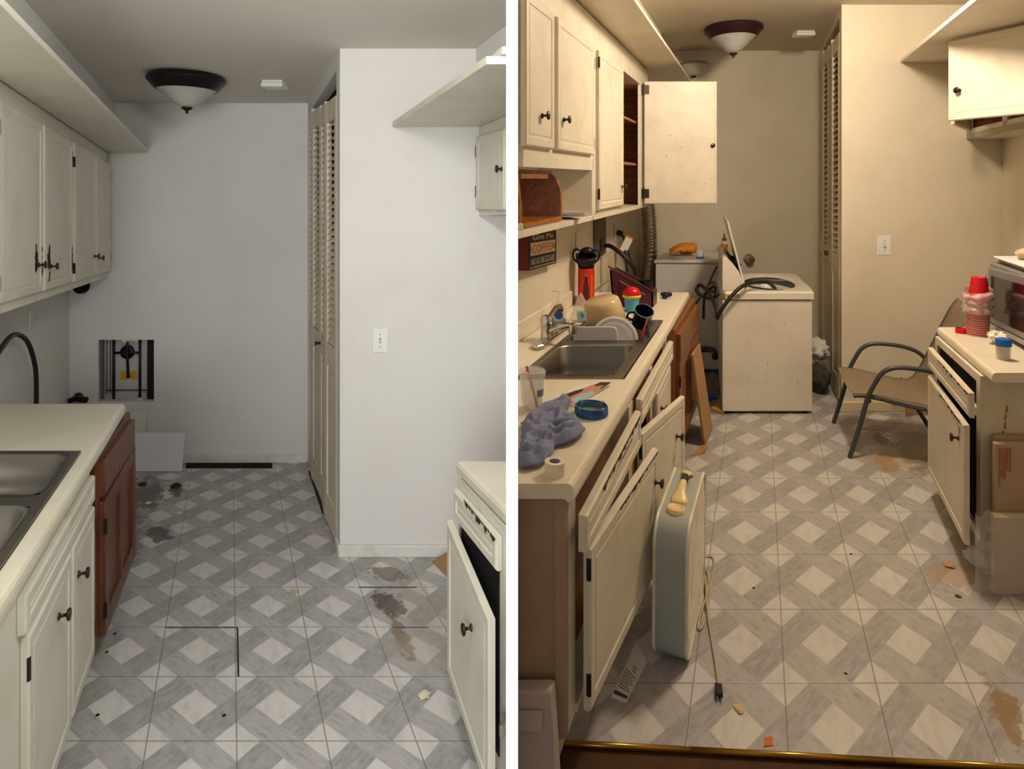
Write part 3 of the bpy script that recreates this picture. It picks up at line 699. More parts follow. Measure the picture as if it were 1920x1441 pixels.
# upper cabinet with the open door
t = T('upper_cabinet', 'cream upper cabinet with its far door standing wide open', 'cabinet', R(-1.0, 4.3, 1.474))
b = MB(); b.rbox(R, -1.185, -.90, 3.495, 5.20, 1.474, 1.50).rbox(R, -1.185, -.90, 3.495, 3.52, 1.50, 2.58).rbox(R, -1.185, -.90, 5.17, 5.20, 1.50, 2.58)
b.rbox(R, -1.185, -.90, 3.52, 5.17, 2.42, 2.58).rbox(R, -.92, -.90, 3.52, 4.17, 1.50, 1.525).rbox(R, -.92, -.90, 4.88, 5.17, 1.50, 2.42).rbox(R, -.92, -.90, 3.52, 3.57, 1.5, 2.42)
b.build('carcass', cabR, t, bevel=.002)
MB().rbox(R, -1.184, -1.17, 3.52, 5.17, 1.50, 2.42).rbox(R, -1.17, -.925, 5.15, 5.169, 1.50, 2.42).build('wood_lining', innerwood, t)
for h in (1.80, 2.12): MB().rbox(R, -1.17, -.935, 3.53, 5.15, h, h+.018).build('shelf', innerwood, t)
f = facing(front(R, -.899, 3.545, 4.17), 1); dz = R.b*.31
cab_door(t, f, f.len, 1.525-dz, 2.41-dz, .022, cabR, (f.len-.06, 1.66), [(.0, 1.60), (0, 2.33)], hB=(1.525+dz, 2.41+dz))
A, B = R(-.885, 4.95, 0), R(-.325, 4.95, 0); f = Fr(A, B); f = f if f.N.y < 0 else Fr(A, B, True); f.o.z = R(0, 4.95, 0).z; 
d = slab(f, f.len, 1.505, 2.45, 1.505, 2.45, .02, .0).build('door', cabR, t)
MB().fbox(f, .0, .006, .02, .023, 1.52, 2.44).fbox(f, f.len-.02, f.len-.016, .02, .022, 1.53, 2.43).fbox(f, .02, f.len-.02, .02, .022, 1.518, 1.522).build('door_bead', trimR, d)
for h in (1.585, 2.385):
    k = MB(); k.fbox(f, -.05, .035, .02, .024, h-.035, h+.035); k.tube([f(-.008, .026, h-.045), f(-.008, .026, h+.045)], .008, 10); k.build('hinge', hingeM, d)
k = knob_mb(f(f.len-.035, .02, 1.955), f.N, .017, .014).build('knob_bolt', knobM, d, smooth=True)
k = MB()
for a, b_ in ((.20, 2.03), (.29, 1.94), (.17, 1.87), (.47, 1.66)): k.lathe([(0, 0), (.004, 0), (.004, .001), (0, .001)], Matrix.Translation(f(a, .02, b_)) @ Matrix.Rotation(PI/2, 4, 'X'), 8)
k.build('screw_holes', blackM, d)['kind'] = 'stuff'
# breadbox and papers in the niche
t = T('bread_box', 'open honey-coloured wooden bread box in the niche under the closed doors', 'bread box', R(-.95, 2.8, 1.50))
arch = [(-.935, 1.503), (-.935, 1.62)] + [(-.935-.075*(1-math.cos(a)), 1.62+.11*math.sin(a)) for a in (.4, .8, 1.2, 1.57)] + [(-1.12, 1.73), (-1.12, 1.503)]
MB().extr(R, arch, 3.03, 3.055).build('side_panel', breadwood, t, bevel=.003)
ar2 = [(-.935, 1.503), (-.935, 1.62), (-.942, 1.69), (-.952, 1.725), (-.958, 1.73), (-.958, 1.503)]
MB().extr(R, ar2, 2.505, 2.525).build('side_panel', breadwood, t, bevel=.003)
MB().rpoly(R, [(-.935, 2.525), (-.935, 3.03), (-1.12, 3.03), (rcut(2.525)+.006, 2.525)], 1.503, 1.523).build('bottom', breadwood, t)
MB().rpoly(R, [(-.975, 2.56), (-1.01, 2.60), (-1.12, 2.96), (-1.12, 3.03), (-.975, 3.03)], 1.722, 1.738).build('roll_top', breadwood, t, bevel=.003)
MB().rpoly(R, [(rcut(2.54)+.006, 2.54), (rcut(2.54)+.016, 2.54), (-1.11, 3.0), (-1.11, 3.03), (-1.12, 3.03)], 1.523, 1.722).build('back_panel', breadwood, t)
MB().rpoly(R, [(-.955, 2.53), (-.935, 2.53), (-.935, 2.85), (-.96, 2.85)], 1.70, 1.722).build('top_rail', breadwood, t, bevel=.003)
t = T('paper_stack', 'small stack of white papers beside the wooden bread box', 'papers', R(-.99, 3.24, 1.502))
for i, (a, m_) in enumerate(((.06, paper), (-.10, ivory), (.15, paper), (-.03, white))):
    M = Matrix.Translation(R(-.99, 3.24, 1.509+i*.007)) @ Matrix.Rotation(a+.25, 4, 'Z'); MB().box(-.08, .08, -.13, .13, 0, .005, M).build('sheet', m_, t)
t = T('turned_pot', 'small cream turned pot at the near corner of the niche', 'pot', R(-.925, 2.475, 1.50))
MB().lathe([(0, 0), (.010, 0), (.012, .006), (.008, .014), (.010, .02), (.006, .028), (0, .03)], Matrix.Translation(R(-.918, 2.47, 1.50)), 16).build('body', ivory, t, smooth=True)
# sign
t = T('coffee_sign', 'box sign with red sides reading COFFEE under the niche', 'sign', R(-1.165, 3.38, 1.245))
MB().rbox(R, -1.186, -1.14, 3.17, 3.60, 1.245, 1.425).build('box', signR, t)
f = facing(front(R, -1.139, 3.17, 3.60), 1); w_ = f.len
MB().fbox(f, .0, w_, 0, .002, 1.245-.0095, 1.425-.0095).build('face', signB, t)
bn = MB(); bn.prism([f(a, .002, b) for a, b in ((.02, 1.305), (w_-.02, 1.305), (w_-.035, 1.335), (w_-.02, 1.37), (.02, 1.37), (.035, 1.335))], [f(a, .003, b) for a, b in ((.02, 1.305), (w_-.02, 1.305), (w_-.035, 1.335), (w_-.02, 1.37), (.02, 1.37), (.035, 1.335))]).build('banner', signC, t)
k = MB(); k.fbox(f, .012, w_-.012, .002, .003, 1.244, 1.247); k.build('border_line', signW, t)
def lettering(txt, f, a, b, width, height, n, m, parent):
    cu = bpy.data.curves.new('lettering', 'FONT'); cu.body = txt; cu.size = 1; cu.extrude = .004
    o = bpy.data.objects.new('lettering', cu); C.objects.link(o); bpy.context.view_layer.update()
    me = bpy.data.meshes.new_from_object(o.evaluated_get(bpy.context.evaluated_depsgraph_get()))
    bpy.data.objects.remove(o); xs = [v.co.x for v in me.vertices]; ys = [v.co.y for v in me.vertices]
    x0, x1, y0, y1 = min(xs), max(xs), min(ys), max(ys); off = OFF[parent.name]
    rev = f.X.cross(f.Z).dot(f.N) < 0
    for v in me.vertices:
        aa = (v.co.x-x0)/(x1-x0); 
        v.co = f(a+(1-aa if rev else aa)*width, n+(.0006 if v.co.z > 0 else 0), b+(v.co.y-y0)/(y1-y0)*height)-off
    me.materials.append(m); ob = bpy.data.objects.new('lettering', me); C.objects.link(ob); ob.parent = parent; OFF[ob.name] = off
    return ob
lettering('COFFEE', f, .05, 1.316, w_-.13, .042, .0032, signT, t)
MB().fbox(f, w_-.075, w_-.045, .003, .004, 1.322, 1.352).build('cup_motif', signT, t)
lettering('AND NO ONE GETS HURT', f, .03, 1.258, w_-.06, .032, .0022, signW, t)
lettering('Give Me', f, .06, 1.382, w_-.12, .030, .0022, signW, t)
# counter
c = MB(); h0, h1 = .86, .90; un = -.4845
c.rpoly(R, [(-.975, 2.50), (-.975, 3.62), (-1.187, 3.62), (-1.187, 3.135), (rcut(2.56), 2.56)], h0, h1)
c.rbox(R, -1.187, -.52, 3.62, 4.507, h0, h1); c.rbox(R, -.975, -.52, 3.605, 3.62, h0, h1)
c.rpoly(R, [(rcut(1.68), 1.68), (-.52, 1.68), (-.52, 2.555), (-.955, 2.555), (rcut(2.50), 2.50)], h0, h1); c.rbox(R, -.535, -.52, 2.555, 3.62, h0, h1)
prof = [(-.52, h0), (-.52, h1), (un-.016, h1)] + [(un-.016+.016*math.sin(a), h1-.022+.022*math.cos(a)) for a in (.5, 1.0, 1.57)] + [(un, .862), (un-.006, .852), (un-.016, .85), (un-.024, h0)]
c.extr(R, prof, 1.68, 4.507)
tag(c.build('countertop', lamR), 'long cream countertop holding the sink full of dishes', 'countertop')
tag(MB().rpoly(R, [(-1.188, 3.135), (-1.17, 3.10), (-1.17, 4.03), (-1.188, 4.03)], .902, .995).build('backsplash', lamR, bevel=.006, seg=3), 'cream backsplash strip behind the chrome faucet', 'backsplash')
tag(MB().rbox(R, -1.188, -1.17, 4.12, 4.5, .902, .945).build('backsplash', lamR, bevel=.006, seg=3), 'low cream backsplash strip behind the red tin', 'backsplash')
sink(R, -.97, -.54, 2.555, 3.605, [(-.945, -.585, 2.60, 3.06), (-.945, -.585, 3.14, 3.56)], 'stainless double sink with dishes piled in its far bowl', True)
# base cabinet, white
t = T('base_cabinet', 'cream sink base cabinet with hanging drawer fronts and doors ajar', 'cabinet', R(-.8, 2.6, 0))
q = [(-.53, 1.735), (-.53, 3.60), (-1.18, 3.60), (-1.18, 3.14), (rcut(1.735), 1.735)]
b = MB().rpoly(R, q, .2, .215); b.rbox(R, -.535, -.515, 1.735, 1.80, .2, .857).rbox(R, -.535, -.515, 3.56, 3.60, .2, .857).rbox(R, -.535, -.515, 1.80, 3.56, .80, .857).rbox(R, -.53, -.51, 2.52, 2.60, .2, .80).rbox(R, -.53, -.51, 3.02, 3.08, .2, .80)
b.rbox(R, -.53, -.51, 1.8, 3.56, .2, .225); b.rpoly(R, [(-.60, 1.76), (-.585, 1.76), (-.585, 3.58), (-.60, 3.58)], 0, .2); b.build('carcass', cabR, t)
MB().rbox(R, -.60, -.58, 1.80, 3.56, .23, .73).build('interior_sheet', innerwood, t)
ep = [(rcut(1.72), 0), (-.565, 0), (-.565, .2), (-.515, .2), (-.515, .848), (rcut(1.72), .848)]
MB().extr(R, ep, 1.72, 1.735).build('end_panel', cabEnd, t)
MB().extr(R, [(-.545, .2), (-.515, .2), (-.515, .847), (-.545, .847)], 1.713, 1.72).build('end_stile', cabEnd, t)
def drawer(v0, v1, hA, hB, us, seed, chipdh):
    A, B = R(us[0], v0, 0), R(us[1], v1, 0); z = R(0, (v0+v1)/2, 0).z; A.z = B.z = z; f = facing(Fr(A, B), 1); dz = R.b*(v1-v0)/2
    d = slab(f, f.len, hA[0]-dz, hA[1]-dz, hB[0]+dz, hB[1]+dz, .024, .03).build('drawer_front', cabR, t)
    if chipdh:
        top = lambda a: hA[1]-dz + (hB[1]-hA[1]+2*dz)*a/f.len
        x = chips_mb(f, f.len*.22, f.len*.97, lambda a: top(a)-.007, chipdh, .0245, 18, seed).build('chipped_edge', chip, d); x['label'] = 'brown bare wood where the paint has chipped off'
        x = chips_mb(f, f.len*.3, f.len*.8, lambda a: top(a)-.043, chipdh*.9, .0205, 16, seed+3).build('chipped_edge', chip, d); x['label'] = 'brown bare wood where the paint has chipped off'
    return f
drawer(1.735, 2.49, (.69, .79), (.66, .80), (-.488, -.480), 2, .02)
drawer(2.60, 3.56, (.70, .805), (.70, .80), (-.498, -.498), 6, 0)
def rdoor(p0, p1, h0, h1, knob, seed=None, hin=(), th=.022, par=None, m=cabR, name='door'):
    A, B = R(*p0, 0), R(*p1, 0); z = R(0, (p0[1]+p1[1])/2, 0).z; A.z = B.z = z; f = facing(Fr(A, B), 1); dz = R.b*(p1[1]-p0[1])/2
    d = cab_door(par or t, f, f.len, h0-dz, h1-dz, th, m, knob, hin, hB=(h0+dz, h1+dz), name=name)
    if seed: chips_mb(f, f.len*.35, f.len*.97, lambda a: h1-dz+2*dz*a/f.len-.007, .016, th+.0005, 18, seed).build('chipped_edge', chip, d)['label'] = 'brown bare wood where the paint has chipped off'
    return f
rdoor((-.488, 1.785), (-.405, 2.45), .22, .672, (.70, .575), 11, [(.0, .60), (.0, .28)])
rdoor((-.495, 2.61), (-.372, 3.06), .215, .665, (.42, .52), None, [(.0, .58)])
rdoor((-.509, 3.09), (-.509, 3.56), .225, .665, (.12, .55), None, [])
# wood cabinet
t = T('base_cabinet', 'brown wood cabinet at the far end of the cluttered counter', 'cabinet', R(-.75, 4.1, 0))
q = [(-1.18, 3.62), (-.475, 3.62), (-.447, 4.56), (-1.18, 4.56)]
MB().rpoly(R, q, .12, .846).rpoly(R, [(-1.15, 3.64), (-.55, 3.64), (-.55, 4.5), (-1.15, 4.5)], 0, .12).build('carcass', brownwood, t)
A, B = R(-.474, 3.66, 0), R(-.45, 4.54, 0); z = R(0, 4.1, 0).z; A.z = B.z = z; f = facing(Fr(A, B), 1); dz = R.b*.44
slab(f, f.len, .655-dz, .81-dz, .655+dz, .81+dz, .03, 0).build('drawer_front', brownwood, t)
d = MB(); d.fbox(f, .02, f.len, 0, .010, .15, .62)
for a0, a1, b0, b1 in ((0, .07, .14, .635), (f.len-.07, f.len, .14, .635), (.07, f.len-.07, .14, .21), (.07, f.len-.07, .57, .635), (f.len*.5-.025, f.len*.5+.025, .21, .57)): d.fbox(f, a0, a1, 0, .026, b0, b1)
d = d.build('door', brownwood, t, bevel=.004)
for bb in (.52, .24): hinge_mb(f, 0, bb, n=.02).build('hinge', hingeM, d)
# leaning board and scraps
X0, X1 = R(-.335, 4.06, .002), R(-.31, 4.34, .002); T0, T1 = R(-.408, 3.99, .60), R(-.388, 4.27, .60)
n_ = (X1-X0).cross(T0-X0).normalized()*.014; n_ = n_ if n_.y > 0 else -n_
tag(MB().prism([X0, X1, X1+n_, X0+n_], [T0, T1, T1+n_, T0+n_]).build('leaning_board', card), 'tan board leaning against the brown wood cabinet', 'board')
tag(MB().prism([R(-.41, 3.93, .002), R(-.33, 3.95, .002), R(-.32, 4.045, .002), R(-.37, 4.045, .002)], [R(-.41, 3.93, .006), R(-.33, 3.95, .02), R(-.32, 4.045, .03), R(-.37, 4.045, .012)]).build('board_scrap', rawwood), 'broken board end on the tiles under the leaning board', 'board')
tag(MB().rpoly(R, [(-.345, 4.70), (-.25, 4.60), (-.25, 4.8), (-.30, 4.84)], 0, .018).build('wood_scrap', rawwood), 'orange-brown wood scrap under the corner of the washing machine', 'wood scrap')
tag(MB().rpoly(R, [(1.06, 4.60), (1.32, 4.60), (1.32, 4.62), (1.06, 4.62)], .002, .115).build('board_scrap', card), 'brown board standing on the floor behind the patio chair', 'board')
tag(MB().ball(R(.98, 4.66, .10), .02, (1.4, 1, .8), .4).build('brown_scrap', bronze), 'small brown scrap at the baseboard behind the patio chair', 'scrap')
# dryer
D = lambda u, v, h: R(u, v, h)
t = T('clothes_dryer', 'pale grey clothes dryer in the corner behind the washing machine', 'dryer', R(-.57, 5.95, 0))
MB().rbox(R, -.90, -.25, 5.60, 6.28, .03, .955).build('cabinet_body', enamelG, t, bevel=.008)
MB().rbox(R, -.912, -.24, 5.585, 6.29, .96, .99).build('top_panel', enamelG, t, bevel=.008)
for u in (-.85, -.3):
    for v in (5.66, 6.2): MB().tube([R(u, v, 0), R(u, v, .032)], .02, 10).build('foot', black, t)
# orange pouch on dryer
t = T('orange_pouch', 'crumpled orange pouch with a curved smile mark on the dryer', 'pouch', R(-.70, 5.92, .99))
def pouch(s_, q_):
    return R(-.825+.245*s_+.012*math.sin(9*q_), 5.86+.16*q_, 1.004+.10*math.sin(PI*min(1, q_*1.15+.02))**.5*(.35+.65*min(1, s_*2.2)) + .014*noise.noise(V((s_*5, q_*5, 2))))
MB().sheet(pouch, 18, 12).build('bag', orange, t, smooth=True, solid=.006)
MB().tube([R(-.715, 5.852, 1.045), R(-.695, 5.848, 1.028), R(-.67, 5.848, 1.024), R(-.645, 5.852, 1.038)], .004, 6, 4).build('curved_mark', brown, t)
t = T('clear_cup', 'small clear cup with a blue base on the dryer', 'cup', R(-.52, 5.70, .99))
Mx = Matrix.Translation(R(-.52, 5.70, .995)); MB().lathe([(.034, .012), (.036, .075), (.034, .075), (.032, .012)], Mx, 24).build('wall', clearp, t, smooth=True); MB().lathe([(0, 0), (.035, 0), (.035, .012), (0, .012)], Mx, 24).build('base', blue, t)
t = T('glue_bottle', 'orange bottle with brown nozzle cap standing behind the raised lid', 'bottle', R(-.325, 6.1, .99))
Mx = Matrix.Translation(R(-.325, 6.1, .992)); MB().lathe([(0, 0), (.033, 0), (.034, .01), (.034, .085), (.0335, .086)], Mx, 24).build('body', orangeL, t, smooth=True)
MB().lathe([(.0335, .086), (.032, .105), (.018, .118), (.018, .12), (0, .12)], Mx, 24).build('shoulder', clearp, t, smooth=True); MB().lathe([(.022, .118), (.022, .142), (.008, .146), (.006, .185), (0, .187)], Mx, 20).build('nozzle_cap', mat('brown_cap', '#6a2f20', .4), t, smooth=True)
# washer
WO = R(-.26, 4.62, 0)
def W(a, d, h): return WO + V((a+.29*d, d, h+R.b*d))
def wbox(m, a0, a1, d0, d1, h0, h1):
    q = [(a0, d0), (a1, d0), (a1, d1), (a0, d1)]; return m.prism([W(a, d, h0) for a, d in q], [W(a, d, h1) for a, d in q])
t = T('washing_machine', 'cream top-loading washing machine with rust streaks and its lid raised', 'washer', W(.33, .37, 0))
wbox(MB(), 0, .65, 0, .88, .02, .825).build('cabinet_body', enamel, t, bevel=.008)
for a in (.05, .60):
    for d in (.05, .82): MB().tube([W(a, d, .0), W(a, d, .022)], .022, 10).build('foot', black, t)
m = MB(); bm = m.bm; n = 48; cx, cy, rd, ry = .385, .46, .215, .36
def rr_pt(i, ins=0):
    a = 2*PI*i/n; x, y = math.cos(a), math.sin(a); X0_, X1_, Y0_, Y1_ = -.014+ins, .672-ins, -.014+ins, .895-ins
    k = min(((X1_-cx) if x > 0 else (cx-X0_))/max(abs(x), 1e-6), ((Y1_-cy) if y > 0 else (cy-Y0_))/max(abs(y), 1e-6)); return cx+x*k, cy+y*k
rings = [[W(*rr_pt(i), .832) for i in range(n)], [W(*rr_pt(i), .875) for i in range(n)], [W(*rr_pt(i, .012), .887) for i in range(n)],
         [W(*rr_pt(i, .03), .887) for i in range(n)]] + [[W(cx+(rd+e)*math.cos(2*PI*i/n), cy+(ry+e)*math.sin(2*PI*i/n), h) for i in range(n)] for e, h in ((.03, .884), (.008, .880), (0, .876), (-.012, .866))]
rs = [[bm.verts.new(p) for p in r_] for r_ in rings]
for A, B in zip(rs, rs[1:]):
    for i in range(n): bm.faces.new([A[i], A[(i+1) % n], B[(i+1) % n], B[i]])
top = m.build('top_panel', enamel, t, smooth=2)
m = MB(); m.lathe([(.198, .0), (.19, -.30), (.05, -.33), (0, -.33)], Matrix.Translation(W(cx, cy, .8655)) @ Matrix.Diagonal((1, 1.72, 1, 1)), 40); m.build('tub', mat('tub_grey', '#5d5a58', .4, .4), t, smooth=True)
MB().lathe([(.075, -.32), (.055, -.2), (.05, .0), (.048, .022), (.035, .034), (0, .036)], Matrix.Translation(W(cx-.02, cy-.0, .835)), 28).build('agitator', white, t, smooth=True)
con = [(0, .888), (0, 1.115), (.012, 1.128), (.035, 1.124), (.075, 1.085), (.12, 1.025), (.155, .95), (.165, .888)]
MB().prism([W(a, .015, h) for a, h in con], [W(a, .87, h) for a, h in con]).build('console', enamel, t, bevel=.006)
pan = [(.047, 1.116), (.085, 1.076), (.13, 1.012), (.152, .96)]; m = MB()
m.prism([W(a+.002, .07, h+.001) for a, h in pan]+[W(.06, .07, 1.0)], [W(a+.002, .80, h+.001) for a, h in pan]+[W(.06, .80, 1.0)]); m.build('control_panel', black, t)
for d, r_ in ((.16, .032), (.33, .02), (.55, .04)):
    q = V((.75, 0, .66)).to_track_quat('Z', 'Y').to_matrix().to_4x4()
    k = MB().lathe([(r_, 0), (r_, .012), (r_*.7, .016), (r_*.6, .035), (0, .036)], Matrix.Translation(W(.108, d, 1.045)) @ q, 20).build('dial', black, t, smooth=2)
MB().lathe([(.03, .0), (.03, .006), (0, .006)], Matrix.Translation(W(.118, .44, 1.03)) @ q, 20).build('dial', chrome, t)
m = MB(); m.prism([W(.165, .06, .885), W(.18, .06, .89), W(.18, .74, .89), W(.165, .74, .885)], [W(.035, .06, 1.385), W(.047, .06, 1.392), W(.047, .74, 1.392), W(.035, .74, 1.385)]); m.build('lid', enamel, t, bevel=.005)
MB().lathe([(0, 0), (.012, 0), (.012, .004), (0, .004)], Matrix.Translation(W(.168, .057, .915)) @ Matrix.Rotation(PI/2, 4, 'X'), 12).build('lid_hinge', blackM, t)
f = Fr(W(0, -.0145, 0), W(.65, -.0145, 0)); f = f if f.N.y < 0 else Fr(f.o, f(f.len, 0, 0), True)
m = MB().fbox(f, .02, .125, 0, .001, .842, .868).build('warning_sticker', greyl, t); MB().fbox(f, .022, .06, .001, .0016, .844, .866).build('sticker_symbol', yellow, m); MB().fbox(f, .036, .046, .0016, .002, .848, .861).build('sticker_symbol', brown, m)
f.o = W(0, 0, 0); rnd = random.Random(5); m = MB()
for i in range(34):
    a = min(.61, max(.03, rnd.gauss(.32, .12))); z = rnd.uniform(.10, .70); ln = rnd.choice([.006, .01, .03, .06]); w2 = rnd.uniform(.0009, .002)
    m.prism([f(a-w2, .0004, z), f(a+w2, .0004, z), f(a+w2*.4, .0004, z-ln)], [f(a-w2, .0009, z), f(a+w2, .0009, z), f(a+w2*.4, .0009, z-ln)])
x = m.build('rust_streaks', rust, t); x['kind'] = 'stuff'; x['label'] = 'fine rust streaks'
# hoses and cords
def hose(name, pts, r, m, label, cat, sm=8): return tag(MB().tube(pts, r, 10, sm).build(name, m, smooth=True), label, cat)
hose('drain_hose', [R(.13, 5.02, .84), R(0.073, 4.900, 0.905), R(-0.008, 4.720, 0.935), R(-0.076, 4.580, 0.948), R(-0.140, 4.535, 0.921), R(-0.215, 4.52, 0.839), R(-0.264, 4.52, 0.768), R(-0.287, 4.53, 0.722), R(-.293, 4.56, .716), R(-0.307, 4.600, 0.780), R(-0.364, 4.750, 0.841), R(-0.441, 4.900, 0.887), R(-0.476, 4.920, 0.847), R(-0.441, 4.900, 0.806), R(-0.360, 4.800, 0.804), R(-0.298, 4.700, 0.850)], .0135, rubber, 'black drain hose looping over the corner of the washing machine', 'hose')
hose('power_cord', [R(-0.462, 4.700, 0.66), R(-0.462, 4.700, 0.772), R(-0.390, 4.700, 0.877), R(-0.335, 4.90, 0.994), R(-.32, 4.95, 1.02)], .008, black, 'thin black cord rising from the wood cabinet to the washer console', 'cord')
hose('fill_hose', [R(-.43, 5.02, .60), R(-0.425, 5.02, 0.76), R(-0.395, 5.04, 0.82), R(-0.365, 5.08, 0.84), R(-.35, 5.2, .82), R(-.36, 5.3, .76)], .011, rubber, 'black fill hose running beside the thin cord behind the washer', 'hose')
hose('vent_hose', [R(-0.60, 5.40, 0.05), R(-0.575, 5.38, 0.16), R(-0.50, 5.360, 0.262), R(-0.406, 5.300, 0.287), R(-0.36, 5.20, 0.295), R(-.345, 5.1, .28)], .026, rubber, 'thick black hose crossing low between the dryer and washer', 'hose')
t = T('brass_valves', 'two small brass hose fittings behind the washing machine', 'valve', R(-.32, 5.3, .75))
for h in (.83, .755): MB().tube([R(-.42, 5.36, h), R(-.37, 5.36, h)], .016, 10).build('fitting', gold, t)
m = MB(); pts = spline([R(-1.06, 6.1, 1.47), R(-1.045, 6.100, 1.35), R(-1.037, 6.100, 1.2), R(-1.035, 6.120, 1.062), R(-1.045, 6.120, 0.858), R(-1.062, 6.100, 0.633), R(-1.067, 6.100, 0.353), R(-1.067, 6.1, .02)], 14)
m.tube(pts, lambda s_: .066+.007*math.sin(s_*len(pts)*PI*.66), 20); tag(m.build('dryer_duct', foil, smooth=True), 'ribbed foil dryer duct running down the far corner', 'duct')
f = facing(front(R, -1.1885, 4.21, 4.4), 1); f.o = f(0, 0, 1.28); f.o.z = R(0, 4.21, 1.28).z; outlet(f, 'ivory wall outlet above the black strainer', .10, .14)
f = facing(front(R, -1.1885, 5.33, 5.5), 1); f.o.z = R(0, 5.33, 1.25).z; outlet(f, 'ivory wall outlet with the black dryer plug', .12, .14)
t = T('dryer_plug', 'black dryer plug with a warning tag hanging on its cord', 'plug', R(-1.16, 5.33, 1.2))
MB().tube([R(-1.176, 5.33, 1.255), R(-1.13, 5.32, 1.24)], .024, 10).build('plug', black, t, smooth=2)
MB().tube([R(-1.14, 5.32, 1.245), R(-1.11, 5.28, 1.21), R(-1.094, 5.25, 1.175), R(-1.028, 5.100, 1.084), R(-0.94, 4.86, 1.0), R(-0.92, 4.70, 0.80)], .009, 8, 8).build('cord', black, t, smooth=True)
MB().tube([R(-1.10, 5.26, 1.19), R(-1.060, 5.1, 1.084), R(-.99, 4.82, .99), R(-0.95, 4.70, 0.80)], .009, 8, 8).build('cord', black, t, smooth=True)
Mx = Matrix.Translation(R(-1.065, 5.16, 1.17)) @ Matrix.Rotation(.45, 4, 'Y'); tg = MB().box(-.03, .03, -.0015, .0015, -.075, .075, Mx).build('warning_tag', paper, t)
tg['label'] = 'white and orange warning tag'
for z0 in (-.075, .058): MB().box(-.03, .03, -.0025, .0025, z0, z0+.017, Mx).build('tag_band', mat('tag_orange', '#c7662f', .6), tg)
t = T('breaker_box', 'brown recessed metal box on the wall behind the counter', 'electrical box', R(-1.185, 4.75, 1.14))
MB().rbox(R, -1.1885, -1.165, 4.60, 4.90, 1.13, 1.43).build('box', mat('box_brown', '#5c4a2c', .6), t, bevel=.004)
MB().rbox(R, -1.165, -1.15, 4.70, 4.80, 1.17, 1.25).build('socket', black, t, bevel=.004)
hose('range_cord', [R(-1.135, 4.750, 1.205), R(-1.081, 4.700, 1.203), R(-0.997, 4.62, 1.163), R(-0.92, 4.60, 1.095), R(-0.88, 4.62, 1.0), R(-0.87, 4.63, .70)], .016, rubber, 'thick black cord arching from the brown wall box', 'cord')
t = T('access_panel', 'cream flat access panel on the wall behind the red tin', 'panel', R(-1.18, 4.9, .9))
MB().rbox(R, -1.1885, -1.176, 4.62, 5.24, .90, 1.10).build('panel', trimR, t, bevel=.002); MB().rbox(R, -1.1885, -1.180, 4.62, 5.24, 1.103, 1.122).build('panel', trimR, t, bevel=.002)
t = T('wall_valve', 'round chrome valve knob on the back wall above the washer', 'valve', R(-.10, 6.37, .88))
Mx = Matrix.Translation(R(-.10, 6.374, .90)) @ Matrix.Rotation(PI/2, 4, 'X')
MB().lathe([(0, 0), (.055, 0), (.05, .012), (.02, .02), (.02, .05), (0, .05)], Mx, 24).build('escutcheon', chrome, t, smooth=2); MB().lathe([(.0, .05), (.035, .05), (.04, .065), (.035, .085), (0, .088)], Mx, 20).build('handle', chrome, t, smooth=2)
# second lamp, main lamp, detector, switch
t = T('dome_light', 'small shallow glass dome light past the shelf end, high on the back wall', 'lamp', R(-.64, 6.37, 2.70))
Mx = Matrix.Translation(R(-.635, 6.29, 2.83)); MB().lathe([(0, 0), (.135, 0), (.14, -.01), (.135, -.02), (.11, -.02)], Mx, 36).build('rim', mat('dome_rim', '#7d8069', .4), t, smooth=2)
MB().lathe([(.132, -.02), (.12, -.07), (.085, -.105), (.04, -.12), (0, -.122)], Mx, 36).build('glass_bowl', frost, t, smooth=True); MB().lathe([(0, -.118), (.022, -.12), (.018, -.135), (0, -.14)], Mx, 16).build('finial', bronze, t, smooth=True)
MB().box(-.04, .04, .03, .083, -.03, .03, Mx).build('bracket', ivory, t)
light_fixture(R(-.21, 5.36, HR), .238, .265, 'dark rimmed ceiling light with frosted bowl above the washing machine', mat('bronze_rim', '#3a2226', .35, .4))
detector(R(.392, 5.55, HR), R, 'white rectangular smoke detector on the ceiling beside the lamp over the washer', .165)
switch(R(.918, 4.69, 1.211), R, 'ivory light switch on the cream wall above the patio chair', .098, .145)
# laundry on the floor behind the washer
tag(MB().ball(R(.47, 5.12, .108), .14, (.62, .9, .78), .25, 2.2, 4, 3).build('olive_bag', bagM, smooth=True), 'dark olive cloth bag on the floor behind the washing machine', 'bag')
tag(MB().ball(R(.465, 5.24, .30), .12, (.72, 1.0, .72), .5, 2.6, 4, 8).build('white_laundry', cloth, smooth=True), 'crumpled white laundry piled on the olive bag', 'laundry')
tag(MB().ball(R(-.36, 4.95, .012), .03, (1.6, 1, .4), .5).build('blue_scrap', blue), 'small blue scrap on the dirty floor left of the washer', 'scrap')
